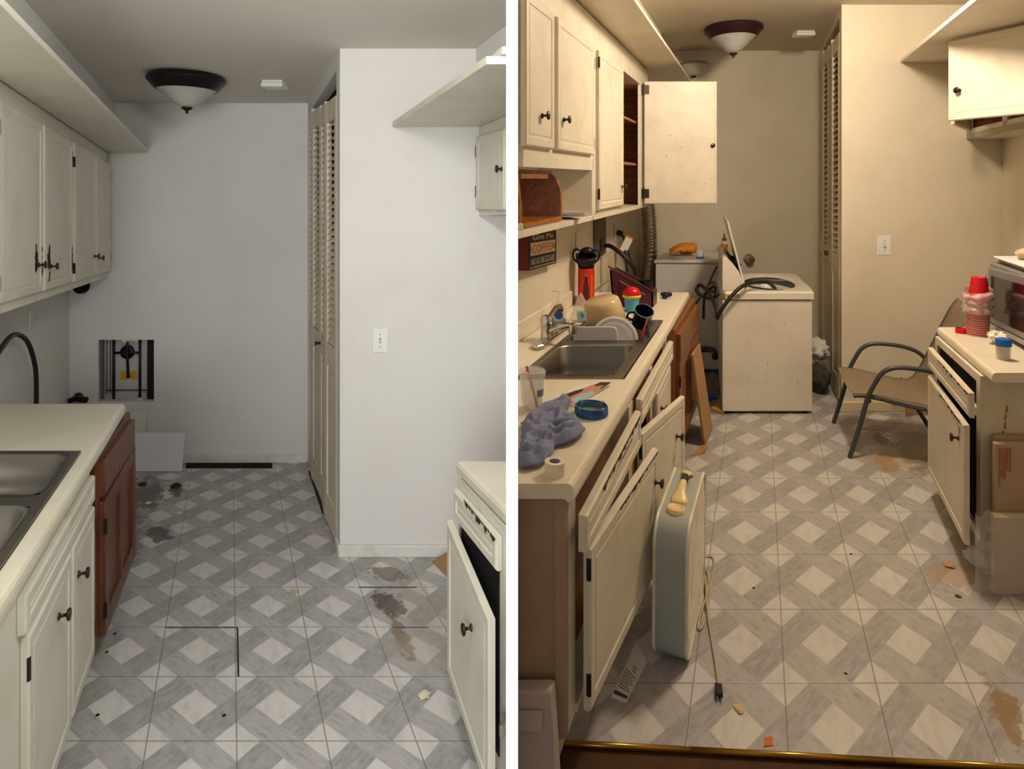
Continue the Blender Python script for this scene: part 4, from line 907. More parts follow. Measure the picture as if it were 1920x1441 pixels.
# ------------------------------------------------------------------ things on the left counter
ctr = lambda u, v, dz=0: R(u, v, .9005+dz)
t = T('faucet', 'chrome single lever kitchen faucet behind the sink', 'faucet', ctr(-1.04, 3.2))
m = MB().rpoly(R, [(-1.075, 3.02), (-1.03, 2.97), (-1.005, 3.0), (-1.005, 3.36), (-1.03, 3.40), (-1.075, 3.38)], .901, .925); m.build('base_plate', chrome, t, bevel=.01, seg=3)
Mx = Matrix.Translation(ctr(-1.045, 3.16, .02)); MB().lathe([(.032, 0), (.03, .015), (.028, .05), (.033, .06), (.033, .085), (.026, .105), (0, .112)], Mx, 24).build('body', chrome, t, smooth=2)
MB().tube([ctr(-1.045, 3.16, .095), ctr(-1.03, 3.18, .125), ctr(-1.01, 3.20, .155), ctr(-.985, 3.21, .16)], lambda s_: .012+.005*abs(s_-.5), 10, 5).build('lever', chrome, t, smooth=True)
MB().tube([ctr(-1.03, 3.15, .05), ctr(-.99, 3.13, .066), ctr(-.94, 3.10, .088), ctr(-.905, 3.085, .095)], lambda s_: .016-.002*s_, 12, 5).build('spout', chrome, t, smooth=True)
Mx = Matrix.Translation(ctr(-.893, 3.08, .055)); MB().lathe([(0, 0), (.018, 0), (.02, .01), (.02, .045), (.012, .052), (0, .053)], Mx, 20).build('spout_head', chrome, t, smooth=2)
t = T('soap_bottle', 'clear pump soap bottle with blue liquid beside the faucet', 'bottle', ctr(-1.08, 3.46), room=R, yaw=-.1)
MB().box(-.040, .040, -.024, .024, .0, .05).build('liquid', gblue, t, True, bevel=.014, seg=3)
MB().box(-.041, .041, -.025, .025, .051, .135).build('body', clearp, t, True, bevel=.014, seg=3)
MB().lathe([(.017, .13), (.017, .15), (.013, .155), (.013, .168), (.006, .17), (.006, .195), (0, .195)], None, 18).build('pump', clearp, t, True, smooth=2); MB().tube([(0, 0, .193), (-.035, 0, .197)], .006, 8).build('nozzle', white, t, True)
lb = MB().box(-.025, .025, -.0275, -.0255, .035, .11).build('label', paper, t, True); MB().box(-.025, .025, -.029, -.0275, .095, .11).build('label_band', navy, lb, True)
MB().lathe([(0, 0), (.022, 0), (.022, .001), (0, .001)], Matrix.Translation((0, -.0275, .068)) @ Matrix.Rotation(PI/2, 4, 'X'), 24).build('label_oval', blue, lb, True)
MB().box(-.025, .025, -.029, -.0275, .088, .094).build('label_band', red, lb, True)
t = T('clear_bag', 'clear plastic bag with a blue sponge between the soap and the crock', 'bag', ctr(-.99, 3.60))
def bagf(s_, q_):
    a = 2*PI*s_; k = (1-q_)**.8; return ctr(-1.0+.065*k*math.cos(a)*(1+.1*math.sin(5*a)), 3.60+.05*k*math.sin(a), .008+.15*q_+.004*math.sin(6*a))
MB().sheet(bagf, 24, 8).build('film', clearp, t, smooth=True); MB().box(-.045, .03, -.03, .03, .003, .055, Matrix.Translation(ctr(-.97, 3.60)) @ Matrix.Rotation(.4, 4, 'Z')).build('sponge', tealS, t, bevel=.008)
t = T('red_tin', 'tall red tin printed with a dark bottle on the counter', 'tin', ctr(-1.09, 4.05), room=R)
MB().lathe([(0, 0), (.052, 0), (.052, .235), (.049, .238), (.049, .01), (0, .01)], None, 40).build('can', tin, t, True, smooth=2)
MB().lathe([(.053, 0), (.053, .012), (.052, .012)], None, 40).build('base_band', tinY, t, True, smooth=2)
pf = [(.035, .019), (.05, .021), (.075, .020), (.09, .018), (.115, .019), (.135, .016), (.15, .010), (.175, .008), (.19, .009)]
def wrap(pf, r, c0, name, m, par):
    k = MB(); bm = k.bm; prev = None
    for z, wd in pf:
        row = [bm.verts.new(V((r*math.cos(c0+x*wd/.052), r*math.sin(c0+x*wd/.052), z))) for x in (-1, -.5, 0, .5, 1)]
        if prev:
            for i in range(4): bm.faces.new([prev[i], prev[i+1], row[i+1], row[i]])
        prev = row
    return k.build(name, m, par, True, smooth=True)
c0 = math.atan2(-4.05, -1.09+.385*4.05)*1.0+0.5 if False else math.radians(-98)
wrap(pf, .0525, c0, 'bottle_print', bottleM, t); wrap([(.19, .0095), (.205, .0095)], .0526, c0, 'bottle_cap_print', bottleC, t)
wrap([(.02, .003), (.20, .003)], .0525, c0+.75, 'yellow_border', tinY, t)
t = T('black_strainer', 'black plastic strainer and scoop sitting on top of the red tin', 'strainer', ctr(-1.09, 4.05, .24), room=R)
MB().lathe([(.0, .03), (.035, .012), (.052, .03), (.062, .06), (.066, .09), (.062, .09), (.055, .06), (.04, .035), (0, .045)], Matrix.Translation((-.004, 0, -.01)) @ Matrix.Rotation(.25, 4, 'X'), 28).build('bowl', black, t, True, smooth=True)
MB().lathe([(0, 0), (.05, .002), (.054, .02), (.05, .03), (0, .03)], Matrix.Translation((0, 0, -.0015)), 28).build('collar', black, t, True, smooth=2)
for s_ in (-1, 1): MB().tube([(s_*.04, 0, .02), (s_*.075, 0, .05), (s_*.083, .0, .09), (s_*.065, 0, .115), (s_*.035, 0, .10)], .007, 8, 6).build('loop_handle', black, t, True, smooth=True)
MB().ball((.01, .03, .095), .045, (1, .8, .7), .1).build('inner_scoop', black, t, True, smooth=True); MB().ball((.05, .02, .105), .022, (1, 1, .8)).build('blue_cap', blue, t, True, smooth=True)
t = T('crock', 'beige glazed crock lying tipped over in the far sink bowl', 'crock', R(-.855, 3.47, .80))
Mx = Matrix.Translation(R(-.80, 3.41, .897)) @ Matrix.Rotation(-.26, 4, 'Y') @ Matrix.Rotation(.12, 4, 'X')
MB().lathe([(.106, 0), (.112, .004), (.100, .14), (.094, .162), (.08, .172), (0, .175), (0, .167), (.08, .163), (.094, .13), (.103, .01), (.106, 0)], Mx, 40).build('pot', beige, t, smooth=True)
t = T('dinner_plate', 'white dinner plate with a grey ring propped behind the cutting board', 'plate', R(-.725, 3.25, .75))
Mx = Matrix.Translation(R(-.735, 3.262, .876)) @ Matrix.Rotation(PI/2-.26, 4, 'X')
MB().lathe([(0, .004), (.075, .004), (.118, .016), (.12, .019), (.117, .021), (.074, .009), (0, .009)], Mx, 48).build('disc', plateM, t, smooth=True)
for r_ in (.098, .105): MB().lathe([(r_-.0015, .0155+(r_-.098)*.27), (r_+.0015, .0165+(r_-.098)*.27)], Mx, 48).build('grey_ring', plateR, t)
t = T('cutting_board', 'pale grey cutting board standing upright across the sink divider', 'cutting board', R(-.86, 3.16, .745))
m = MB(); pr = []; u0_, u1_, ra = -.925, -.705, .022
for cx_, cz_, st in ((u1_-ra, .965-ra, 0), (u0_+ra, .965-ra, 1), (u0_+ra, .758+ra, 2), (u1_-ra, .758+ra, 3)):
    for k in range(6): a = (st+k/5)*PI/2; pr.append((cx_+ra*math.cos(a)+(.04 if 0 else 0), cz_+ra*math.sin(a)))
m.prism([R(u+(.965-h)*.10, 3.172+(h-.745)*.03, h) for u, h in pr], [R(u+(.965-h)*.10, 3.184+(h-.745)*.03, h) for u, h in pr]); m.build('board', boardg, t, bevel=.003)
t = T('red_tray', 'dark red plastic tray edge showing in the far sink bowl', 'tray', R(-.655, 3.2, .75))
m = MB().prism([R(-.665, 3.197, .76), R(-.615, 3.195, .755), R(-.615, 3.215, .755), R(-.67, 3.215, .755)], [R(-.70, 3.192, .885), R(-.605, 3.192, .89), R(-.605, 3.206, .89), R(-.70, 3.206, .885)]); m.build('tray', redD, t, bevel=.006)
tag(MB().tube([R(-.603, 3.25, .86), R(-.598, 3.28, .90), R(-.580, 3.33, .958)], .006, 8, 3).build('red_utensil', redD, smooth=True), 'thin red utensil handle leaning on the sink corner', 'utensil')
t = T('navy_mug', 'navy blue mug tipped towards the viewer in the sink', 'mug', R(-.635, 3.40, .85))
Mx = Matrix.Translation(R(-.634, 3.425, .922)) @ Matrix.Rotation(.14, 4, 'Y') @ Matrix.Rotation(.62, 4, 'X')
MB().lathe([(0, 0), (.042, 0), (.046, .01), (.051, .10), (.048, .10), (.043, .012), (0, .008)], Mx, 36).build('cup', navy, t, smooth=2); MB().lathe([(.0515, .097), (.0515, .103), (.0475, .103)], Mx, 36).build('rim', mat('navy_rim', '#6d7d95', .2), t, smooth=True)
MB().tube([Mx @ V((-.045, .0, .08)), Mx @ V((-.075, 0, .07)), Mx @ V((-.075, 0, .035)), Mx @ V((-.044, 0, .025))], .006, 8, 5).build('handle', navy, t, smooth=True)
t = T('teal_bottle', 'teal plastic bottle in the sink under the spout', 'bottle', R(-.93, 3.18, .75))
Mx = Matrix.Translation(R(-.975+.06, 3.185, .745)); MB().lathe([(0, 0), (.026, 0), (.028, .06), (.02, .13), (.016, .17), (0, .172)], Matrix.Translation(R(-.875, 3.23, .765)), 20).build('body', teal, t, smooth=True)
t = T('napkin_holder', 'burgundy plastic caddy with a sloping rim at the counter end', 'caddy', ctr(-.78, 4.05))
def sl(u): return 1.135-(u+.905)/.25*.14
m = MB(); a0, a1, b0, b1 = -.905, -.655, 3.98, 4.13
for (c0_, c1_, d0_, d1_) in ((a0, a1, b0, b0+.008), (a0, a1, b1-.008, b1), (a0, a0+.01, b0, b1), (a1-.01, a1, b0, b1)):
    m.prism([R(u, v, .901) for u, v in ((c0_, d0_), (c1_, d0_), (c1_, d1_), (c0_, d1_))], [R(u-(.02 if u < -.7 else 0), v, sl(u)) for u, v in ((c0_, d0_), (c1_, d0_), (c1_, d1_), (c0_, d1_))])
m.rbox(R, a0, a1, b0, b1, .901, .908); m.build('walls', burg, t)
m = MB(); m.prism([R(u, 3.98, h) for u, h in ((-.865, .93), (-.70, .93), (-.70, .98), (-.865, 1.07))], [R(u, 3.974, h) for u, h in ((-.86, .935), (-.705, .935), (-.705, .977), (-.86, 1.062))]); m.build('moulded_panel', burg, t)
m = MB(); m.prism([R(u, v, sl(u)) for u, v in ((a0-.03, b0-.006), (a1+.006, b0-.006), (a1+.006, b0+.012), (a0-.03, b0+.012))], [R(u, v, sl(u)+.008) for u, v in ((a0-.03, b0-.006), (a1+.006, b0-.006), (a1+.006, b0+.012), (a0-.03, b0+.012))]); m.build('rim', burg, t)
t = T('dark_cup', 'dark cup standing inside the burgundy caddy', 'cup', R(-.715, 4.06, .91)); MB().lathe([(0, 0), (.036, 0), (.042, .145), (.039, .145), (.034, .006), (0, .006)], Matrix.Translation(R(-.715, 4.06, .91)), 28).build('cup', black, t, smooth=2)
t = T('cupcake_jar', 'blue fluted cupcake jar with a red and yellow lid', 'jar', ctr(-.765, 3.86), room=R)
MB().lathe([(0, 0), (.036, 0), (.038, .005), (.046, .085), (0, .085)], None, 56, wob=-.04).build('cup', skyb, t, True)
MB().lathe([(.042, .085), (.053, .087), (.055, .095), (.051, .103), (.042, .105), (0, .105)], None, 56, wob=.03).build('icing_rim', yel, t, True, smooth=True)
MB().lathe([(.051, .099), (.053, .106), (.048, .125), (.034, .141), (.015, .148), (0, .149)], None, 40, wob=.015).build('lid_dome', red, t, True, smooth=True)
t = T('blue_trinket', 'small dark blue bead with a black bow near the counter end', 'trinket', ctr(-.62, 4.32)); MB().ball(ctr(-.622, 4.27, .022), .026, (.95, 1, .85)).build('bead', navy, t, smooth=True)
MB().ball(ctr(-.64, 4.33, .018), .02, (1.1, .5, .8), .3).build('bow_loop', black, t, smooth=True); MB().ball(ctr(-.606, 4.33, .018), .02, (1.1, .5, .8), .3).build('bow_loop', black, t, smooth=True)
t = T('drink_cup', 'clear plastic cup with a red straw at the near edge of the sink', 'cup', ctr(-.79, 2.235), room=R)
MB().lathe([(0, .002), (.034, .002), (.045, .125), (.046, .127), (.0445, .125), (.033, .004), (0, .004)], None, 32).build('cup', clearp, t, True, smooth=True)
MB().lathe([(.047, .122), (.048, .132), (.043, .136), (.040, .132), (0, .134)], None, 32).build('lid', clearp, t, True, smooth=True)
MB().tube([(-.02, -.01, .15), (.018, -.012, .006)], .0045, 8).build('straw', mat('straw_red', '#c8452f', .4), t, True); 
MB().lathe([(.0415, .05), (.0432, .075)], None, 10, -1.2, -.4).build('printed_label', ink, t, True)
t = T('photo_print', 'loose colour photo print lying on the counter before the sink', 'photo print', ctr(-.66, 2.36, .001))
P4 = [V(ctr(u, v, .001)) for u, v in ((-.768, 2.27), (-.645, 2.245), (-.565, 2.48), (-.685, 2.51))]
def ph(s_, q_, z=0): return (P4[0]*(1-s_)*(1-q_)+P4[1]*s_*(1-q_)+P4[2]*s_*q_+P4[3]*(1-s_)*q_)+V((0, 0, z+.012*s_*q_*q_))
m = MB(); m.sheet(lambda a, b: ph(a, b), 6, 6); m.build('sheet', paper, t, solid=.0008)
def blob(pts, name, mm, z):
    k = MB(); bm = k.bm; c_ = (sum(p[0] for p in pts)/len(pts), sum(p[1] for p in pts)/len(pts)); n = len(pts)
    cc = bm.verts.new(ph(*c_, z)); vv = [bm.verts.new(ph(*p, z)) for p in pts]
    for i in range(n): bm.faces.new([cc, vv[i], vv[(i+1) % n]])
    return k.build(name, mm, t)
blob([(.25, .05), (.95, .02), (.97, .6), (.98, .95), (.6, .97), (.35, .7), (.2, .35)], 'printed_skin', skin, .0011)
blob([(.12, .2), (.3, .1), (.42, .3), (.5, .55), (.42, .7), (.25, .6), (.13, .4)], 'printed_hair', hairM, .0016)
blob([(.6, .22), (.95, .1), (.96, .55), (.78, .62), (.62, .45)], 'printed_shirt', shirt, .0018)
blob([(.55, .85), (.97, .7), (.98, .97), (.6, .98)], 'printed_hair', hairM, .0019)
t = T('ashtray', 'round blue glass ashtray on the counter by the towel', 'ashtray', ctr(-.568, 2.175), room=R)
MB().lathe([(0, 0), (.05, 0), (.054, .004), (.0555, .03), (.052, .032), (.049, .009), (.045, .007), (0, .007)], None, 48).build('bowl', glassB, t, True, smooth=True)
MB().lathe([(0, .0075), (.044, .0075), (.044, .0085), (0, .0085)], None, 40).build('glass_floor', glassC, t, True); MB().lathe([(.0565, .004), (.057, .024), (.0555, .024)], None, 48).build('painted_band', mat('band_blue', '#1f4f86', .3), t, True, smooth=True)
for a in (.6, 2.2, 3.8, 5.4): MB().box(.047, .057, -.006, .006, .026, .034, Matrix.Rotation(a, 4, 'Z')).build('rest_notch', glassC, t, True, bevel=.002)
ol = [(-.765, 2.07), (-.745, 2.17), (-.70, 2.27), (-.66, 2.255), (-.645, 2.15), (-.59, 2.07), (-.54, 2.0), (-.555, 1.92), (-.60, 1.89), (-.585, 1.82), (-.605, 1.765), (-.648, 1.75), (-.675, 1.80), (-.71, 1.92)]
m = MB(); bm = m.bm; cu, cv = -.655, 2.0; nr, na = 26, 84; rows = []
olp = [V((a, b, 0)) for a, b in ol]; olp = spline(olp+[olp[0]], 6)[:-1]; na = len(olp)
for i in range(1, nr+1):
    s_ = i/nr; row = []
    for p in olp:
        u, v = cu+(p.x-cu)*s_, cv+(p.y-cv)*s_; q = V((u*9, v*7, 1.7)); e_ = min(1, (1-s_)*5)
        fold = .034*(1-2.2*abs(noise.noise(q*1.1)))*.6+.026*(1-2*abs(noise.noise(q*2.3+V((3, 1, 0)))))+.010*(1-2*abs(noise.noise(q*5+V((7, 2, 0)))))-.012
        row.append(bm.verts.new(ctr(u+.006*noise.noise(q*4), v+.008*noise.noise(q*4+V((5, 5, 5))), .004+max(0, .010+fold)*(.3+.7*e_))))
    rows.append(row)
cc = bm.verts.new(ctr(cu, cv, .03))
for j in range(na): bm.faces.new([cc, rows[0][j], rows[0][(j+1) % na]])
for A, B in zip(rows, rows[1:]):
    for j in range(na): bm.faces.new([A[j], B[j], B[(j+1) % na], A[(j+1) % na]])
tag(m.build('hand_towel', towelM, smooth=True, solid=.004), 'crumpled blue-grey hand towel on the near end of the counter', 'towel')
t = T('tape_roll', 'cream roll of tape standing on the near end of the counter', 'tape', ctr(-.552, 1.735), room=R)
MB().lathe([(.016, 0), (.0275, 0), (.0275, .036), (.016, .036), (.016, 0)], None, 36).build('roll', tapeM, t, True, smooth=2); MB().lathe([(.0155, .002), (.0155, .035), (.014, .035), (.014, .002)], None, 30).build('core', greyl, t, True, smooth=2)
# ------------------------------------------------------------------ floor things, right
t = T('box_fan', 'old green box fan with cream grilles standing on the tiles', 'fan', R(.652-.385*2.476, 2.476, .0), room=R, yaw=math.radians(67))
def rrect(hx, z0, z1, rad, n=8):
    o = []
    for cx_, cz_, st in ((hx-rad, z1-rad, 0), (-hx+rad, z1-rad, 1), (-hx+rad, z0+rad, 2), (hx-rad, z0+rad, 3)):
        for k in range(n+1): a = (st+k/n)*PI/2; o.append((cx_+rad*math.cos(a), cz_+rad*math.sin(a)))
    return o
o_, i_ = rrect(.265, 0.0, .50, .085), rrect(.255, .01, .49, .076); m = MB(); bm = m.bm; hy = .055
A = [[bm.verts.new(V((x, y, z))) for x, z in pr] for pr, y in ((o_, -hy), (o_, hy), (i_, hy), (i_, -hy))]
for a, b in ((0, 1), (1, 2), (2, 3), (3, 0)):
    n = len(A[a])
    for j in range(n): bm.faces.new([A[a][j], A[a][(j+1) % n], A[b][(j+1) % n], A[b][j]])
m.build('housing', fanG, t, True, smooth=2)
for y in (-hy-.001, hy+.001):
    m = MB(); pr = rrect(.262, .003, .497, .082); m.tube([(x, y, z) for x, z in pr]+[(pr[0][0], y, pr[0][1])], .0065, 8)
    s_ = -1 if y < 0 else 1
    for i in range(25):
        x = -.245+.49*i/24; z0, z1 = (.012, .488) if abs(x) < .18 else (.03+.6*(abs(x)-.18), .47-.6*(abs(x)-.18)); m.box(x-.0026, x+.0026, y-.0012, y+.0012, z0, z1)
    for i in range(23):
        z = .02+.46*i/22; hx = .252 if .09 < z < .41 else .215; m.box(-hx, hx, y+s_*.0008, y+s_*.0028, z-.0034, z+.0034)
    m.build('grille', fanW, t, True, smooth=False)
hub = MB().lathe([(0, -.03), (.05, -.028), (.055, .02), (0, .03)], Matrix.Translation((0, 0, .25)) @ Matrix.Rotation(PI/2, 4, 'X'), 24).build('motor', blackM, t, True, smooth=2)
for i in range(5):
    a = i*2*PI/5; M = Matrix.Translation((0, 0, .25)) @ Matrix.Rotation(a, 4, 'Y') @ Matrix.Translation((.13, 0, 0)) @ Matrix.Rotation(.6, 4, 'X')
    MB().box(-.085, .085, -.0015, .0015, -.06, .06, M).build('blade', fanG, t, True, bevel=.001)
kb = MB().lathe([(.033, .0), (.033, .004), (.030, .014), (.024, .017), (.0235, .0155), (.012, .0165), (0, .0165)], Matrix.Translation((-.155, 0, .5)), 30, wob=.02).build('speed_knob', fanK, t, True, smooth=True)
def loft(sec):
    m = MB(); bm = m.bm; rs = []
    for x, hw, z0, z1 in sec:
        rs.append([bm.verts.new(V((x, hw*cy, z0+(z1-z0)*cz))) for cy, cz in ((-1, 0), (-1, .45), (-.72, .86), (-.25, 1), (.25, 1), (.72, .86), (1, .45), (1, 0))])
    for A, B in zip(rs, rs[1:]):
        for i in range(8): bm.faces.new([A[i], A[(i+1) % 8], B[(i+1) % 8], B[i]])
    bm.faces.new(rs[0]); bm.faces.new(rs[-1]); return m
hd = loft([(-.098, .012, .499, .503), (-.092, .030, .499, .507), (-.07, .032, .499, .513), (-.05, .024, .503, .522), (-.02, .016, .512, .531), (.03, .0135, .518, .535), (.09, .0135, .518, .535), (.12, .015, .513, .532), (.142, .022, .503, .522), (.156, .026, .499, .512), (.162, .02, .499, .503)]).build('handle', fanK, t, True, smooth=True)
loft([(.035, .0145, .517, .5365), (.085, .0145, .517, .5365)]).build('tape_band', black, hd, True, smooth=2)
t = T('power_cord', 'tan power cord with a dark plug trailing from the box fan', 'cord', R(-.15, 2.5, .0))
MB().tube([R(-.268, 2.86, .05), R(-0.245, 2.875, .006), R(-0.205, 2.865, .006), R(-0.195, 2.80, .006), R(-0.198, 2.684, .006), R(-0.200, 2.566, .006), R(-0.205, 2.473, .006), R(-0.215, 2.42, .006), R(-0.226, 2.41, .006), R(-.228, 2.45, .008), R(-.219, 2.52, .016), R(-.208, 2.59, .018), R(-.208, 2.68, .014), R(-.222, 2.76, .01), R(-.255, 2.80, .03)], .0045, 8, 6).build('cord_loop', cordM, t, smooth=True)
MB().tube([R(-0.222, 2.70, .022), R(-0.212, 2.605, .018), R(-0.200, 2.503, .018), R(-0.178, 2.386, .006), R(-0.155, 2.267, .006), R(-0.137, 2.170, .006), R(-0.134, 2.136, .006)], .0045, 8, 6).build('cord_tail', cordM, t, smooth=True)
d = (R(-.128, 2.09, 0)-R(-.134, 2.136, 0)).normalized(); M = Matrix.Translation(R(-.131, 2.113, .011)) @ Matrix.Rotation(math.atan2(d.y, d.x)-PI/2, 4, 'Z')
p_ = MB().box(-.012, .012, -.026, .026, -.009, .009, M).build('plug', navy, t, bevel=.004)
for x in (-.006, .006): MB().box(x-.0008, x+.0008, .026, .042, -.003, .003, M).build('prong', chrome, p_)
t = T('paper_flyer', 'printed white flyer on the floor under the ajar cabinet door', 'flyer', R(-.44, 2.2, .0))
FQ = [R(-.484, 2.097, .001), R(-.429, 2.075, .001), R(-.391, 2.254, .001), R(-.450, 2.35, .001)]
fl = lambda s_, q_, z=0: FQ[0]*(1-s_)*(1-q_)+FQ[1]*s_*(1-q_)+FQ[2]*s_*q_+FQ[3]*(1-s_)*q_+V((0, 0, z))
MB().prism([fl(0, 0), fl(1, 0), fl(1, 1), fl(0, 1)], [fl(0, 0, .001), fl(1, 0, .001), fl(1, 1, .001), fl(0, 1, .001)]).build('sheet', paper, t)
def fbar(a0, a1, b0, b1, name, mm): MB().prism([fl(a0, b0, .0011), fl(a1, b0, .0011), fl(a1, b1, .0011), fl(a0, b1, .0011)], [fl(a0, b0, .0016), fl(a1, b0, .0016), fl(a1, b1, .0016), fl(a0, b1, .0016)]).build(name, mm, t)
fbar(.05, .93, .07, .13, 'printed_band', inkB)
for i in range(7): fbar(.10, .9-.1*(i % 3), .20+.05*i, .222+.05*i, 'printed_line', ink)
fbar(.45, .7, .64, .67, 'printed_line', ink); fbar(.5, .75, .58, .61, 'printed_line', ink)
tag(MB().lathe([(0, .003), (.011, .0025), (.012, 0), (0, 0)], Matrix.Translation(R(.813, 2.605, 0)), 20).build('coin', mat('coin_brown', '#4a2f28', .6)), 'dark round coin on the tiles before the wrapped boards', 'coin')
t0 = R(.029, 1.93, 0); tag(MB().rpoly(R, [(.015, 1.915), (.045, 1.92), (.042, 1.95), (.018, 1.945)], .0, .003).build('orange_scrap', mat('scrap_orange', '#c9683f', .7)), 'small orange scrap near the brass threshold strip', 'scrap')
bit('food_crumb', R, -.063, 2.05, .016, mat('crumb', '#c7b184', .6), 'pale dried food crumb on the tiles beyond the cord plug', 'crumb', (1, 1.2, .25), 3)
bit('food_crumb', R, .84, 2.81, .022, mat('crumb_tan', '#b98f62', .7), 'tan crumb on the stained tile near the wrapped boards', 'crumb', (1, 1, .3), 5)
for u, v, a in ((.30, 2.20, 0), (-.02, 2.66, 0), (.42, 2.9, 0)):
    tag(MB().lathe([(0, .0025), (.005, .002), (.006, 0), (0, 0)], Matrix.Translation(R(u, v, 0)), 10).build('nail_head', black), 'tiny dark nail head in the tiles of the cluttered kitchen', 'nail', 'nail heads in the cluttered floor')
# grey plastic panel leaning on the cabinet end
t = T('plastic_panel', 'grey plastic panel with a stepped rim leaning on the cabinet end', 'tray', R(-.53, 1.66, 0))
m = MB(); m.prism([R(u, v, -.01) for u, v in ((rcut(1.60)+.002, 1.60), (-.497, 1.60), (-.497, 1.65), (rcut(1.65)+.002, 1.65))], [R(u, v, .375) for u, v in ((rcut(1.655)+.002, 1.655), (-.538, 1.655), (-.538, 1.70), (rcut(1.70)+.002, 1.70))]); m.build('body', binM, t, bevel=.008, seg=3)
m = MB(); m.prism([R(u, v, h) for u, v, h in ((rcut(1.635)+.002, 1.635, .29), (-.551, 1.635, .29), (-.553, 1.645, .335), (rcut(1.645)+.002, 1.645, .335))], [R(u, v-.006, h) for u, v, h in ((rcut(1.63)+.003, 1.637, .292), (-.553, 1.637, .292), (-.555, 1.647, .333), (rcut(1.64)+.003, 1.647, .333))]); m.build('rim_step', binM, t)
# ------------------------------------------------------------------ right side
t = T('patio_chair', 'patio armchair with grey tube frame and tan sling fabric', 'chair', R(.556, 3.9, 0), room=R, yaw=math.radians(-18))
Wd = .583; rt = .0135
for y in (0, Wd):
    MB().tube([(0, y, .002), (.05, y, .2), (.09, y, .38), (.125, y, .47), (.165, y, .54), (.225, y, .575), (.32, y, .58), (.42, y, .57), (.50, y, .54), (.55, y, .49), (.585, y, .42)], rt, 12, 6).build('leg_and_arm', tubeM, t, True, smooth=True)
    MB().tube([(.40, y, .355), (.47, y, .22), (.60, y, .002)], rt, 12, 3).build('leg', tubeM, t, True, smooth=True)
pr = [(.015, .388), (.06, .395), (.16, .385), (.30, .36), (.40, .348), (.46, .365), (.505, .43), (.56, .56), (.63, .74), (.68, .86), (.715, .915)]
prs = spline([V((a, 0, b)) for a, b in pr], 5)
for y in (.012, Wd-.012): MB().tube([p+V((0, y, -.008)) for p in prs], .012, 10).build('side_rail', tubeM, t, True, smooth=True)
for x, z in ((.10, .36), (.42, .325)): MB().tube([(x, .0, z), (x, Wd, z)], .011, 10).build('cross_bar', tubeM, t, True, smooth=True)
m = MB(); g = [[m.bm.verts.new(p+V((0, .006+(Wd-.012)*j/10, -.022*math.sin(PI*j/10)+.006))) for j in range(11)] for p in prs]
for i in range(len(g)-1):
    for j in range(10): m.bm.faces.new([g[i][j], g[i+1][j], g[i+1][j+1], g[i][j+1]])
m.build('sling', slingM, t, True, smooth=True, solid=.005)
# right base cabinet
t = T('base_cabinet', 'cream base cabinet with a pulled drawer and ajar door under the cups', 'cabinet', R(1.3, 3.1, 0))
b = MB().rbox(R, .97, 1.78, 2.74, 3.44, .15, .855); b.rbox(R, .95, .97, 2.74, 2.79, .15, .855).rbox(R, .95, .97, 3.40, 3.44, .15, .855).rbox(R, .95, .97, 2.79, 3.40, .82, .855).rbox(R, .95, .97, 2.79, 3.40, .665, .70).rbox(R, .95, .97, 2.79, 3.40, .15, .18)
b.rbox(R, 1.03, 1.75, 2.80, 3.42, 0, .15); b.build('carcass', cabR, t)
MB().rbox(R, .966, .972, 2.79, 3.40, .18, .82).build('interior_sheet', dark, t)  # near-black sheet behind the ajar door, the inside's shade put into its colour
f = Fr(R(.93, 3.42, 0), R(.912, 2.70, 0)); f.o.z = R(0, 3.06, 0).z; f = Fr(f.o, V((R(.912, 2.70, 0).x, R(.912, 2.70, 0).y, f.o.z))); f = f if f.N.x < 0 else Fr(f.o, f(f.len, 0, 0), True); dz = R.b*.36
dr = slab(f, f.len, .695+dz, .80+dz, .69-dz, .795-dz, .022, .03).build('drawer_front', cabR, t)
chips_mb(f, f.len*.3, f.len*.98, lambda a: .80+dz-(.005+2*dz)*a/f.len-.006, .016, .0225, 16, 21).build('chipped_edge', chip, dr)['label'] = 'brown chipped paint along the top edge'
f = Fr(f(0, 0, 0)+V((.0, 0, 0)), V((R(.885, 2.68, 0).x, R(.885, 2.68, 0).y, f.o.z))); f = f if f.N.x < 0 else Fr(f.o, f(f.len, 0, 0), True)
d = slab(f, f.len, .135+dz, .65+dz, .165-dz, .665-dz, .022, .035).build('door', cabR, t)
knob_mb(f(f.len-.09, .022, .565), f.N).build('knob', knobM, d, smooth=True)
chips_mb(f, f.len*.35, f.len*.95, lambda a: .65+dz+(.015-2*dz)*a/f.len-.006, .02, .0225, 14, 31).build('chipped_edge', chip, d)['label'] = 'brown chipped paint along the top edge'
m = MB(); rnd = random.Random(4)
for i in range(10):
    x, y = f.len-.085+rnd.gauss(0, .012), .60+rnd.uniform(-.02, .05); s_ = rnd.uniform(.003, .007); pp = [(x+s_*math.cos(k*PI/3), y+2*s_*math.sin(k*PI/3)) for k in range(6)]
    m.prism([f(a, .0203, b_) for a, b_ in pp], [f(a, .0210, b_) for a, b_ in pp])
x = m.build('worn_patch', rust, d); x['kind'] = 'stuff'; x['label'] = 'rusty worn flecks above the knob'
f = Fr(R(.97, 2.739, 0), R(1.3, 2.739, 0)); f = f if f.N.y < 0 else Fr(f.o, f(f.len, 0, 0), True)
m = MB()
for i in range(9):
    x, y = .055+.004*i+rnd.uniform(-.004, .004), .42+.035*i; s_ = .005; m.prism([f(x, .0, y), f(x+s_, .0, y), f(x+s_*1.5, .0, y+.03), f(x+.002, .0, y+.026)], [f(x, .001, y), f(x+s_, .001, y), f(x+s_*1.5, .001, y+.03), f(x+.002, .001, y+.026)])
x = m.build('rust_streaks', rust, t); x['kind'] = 'stuff'
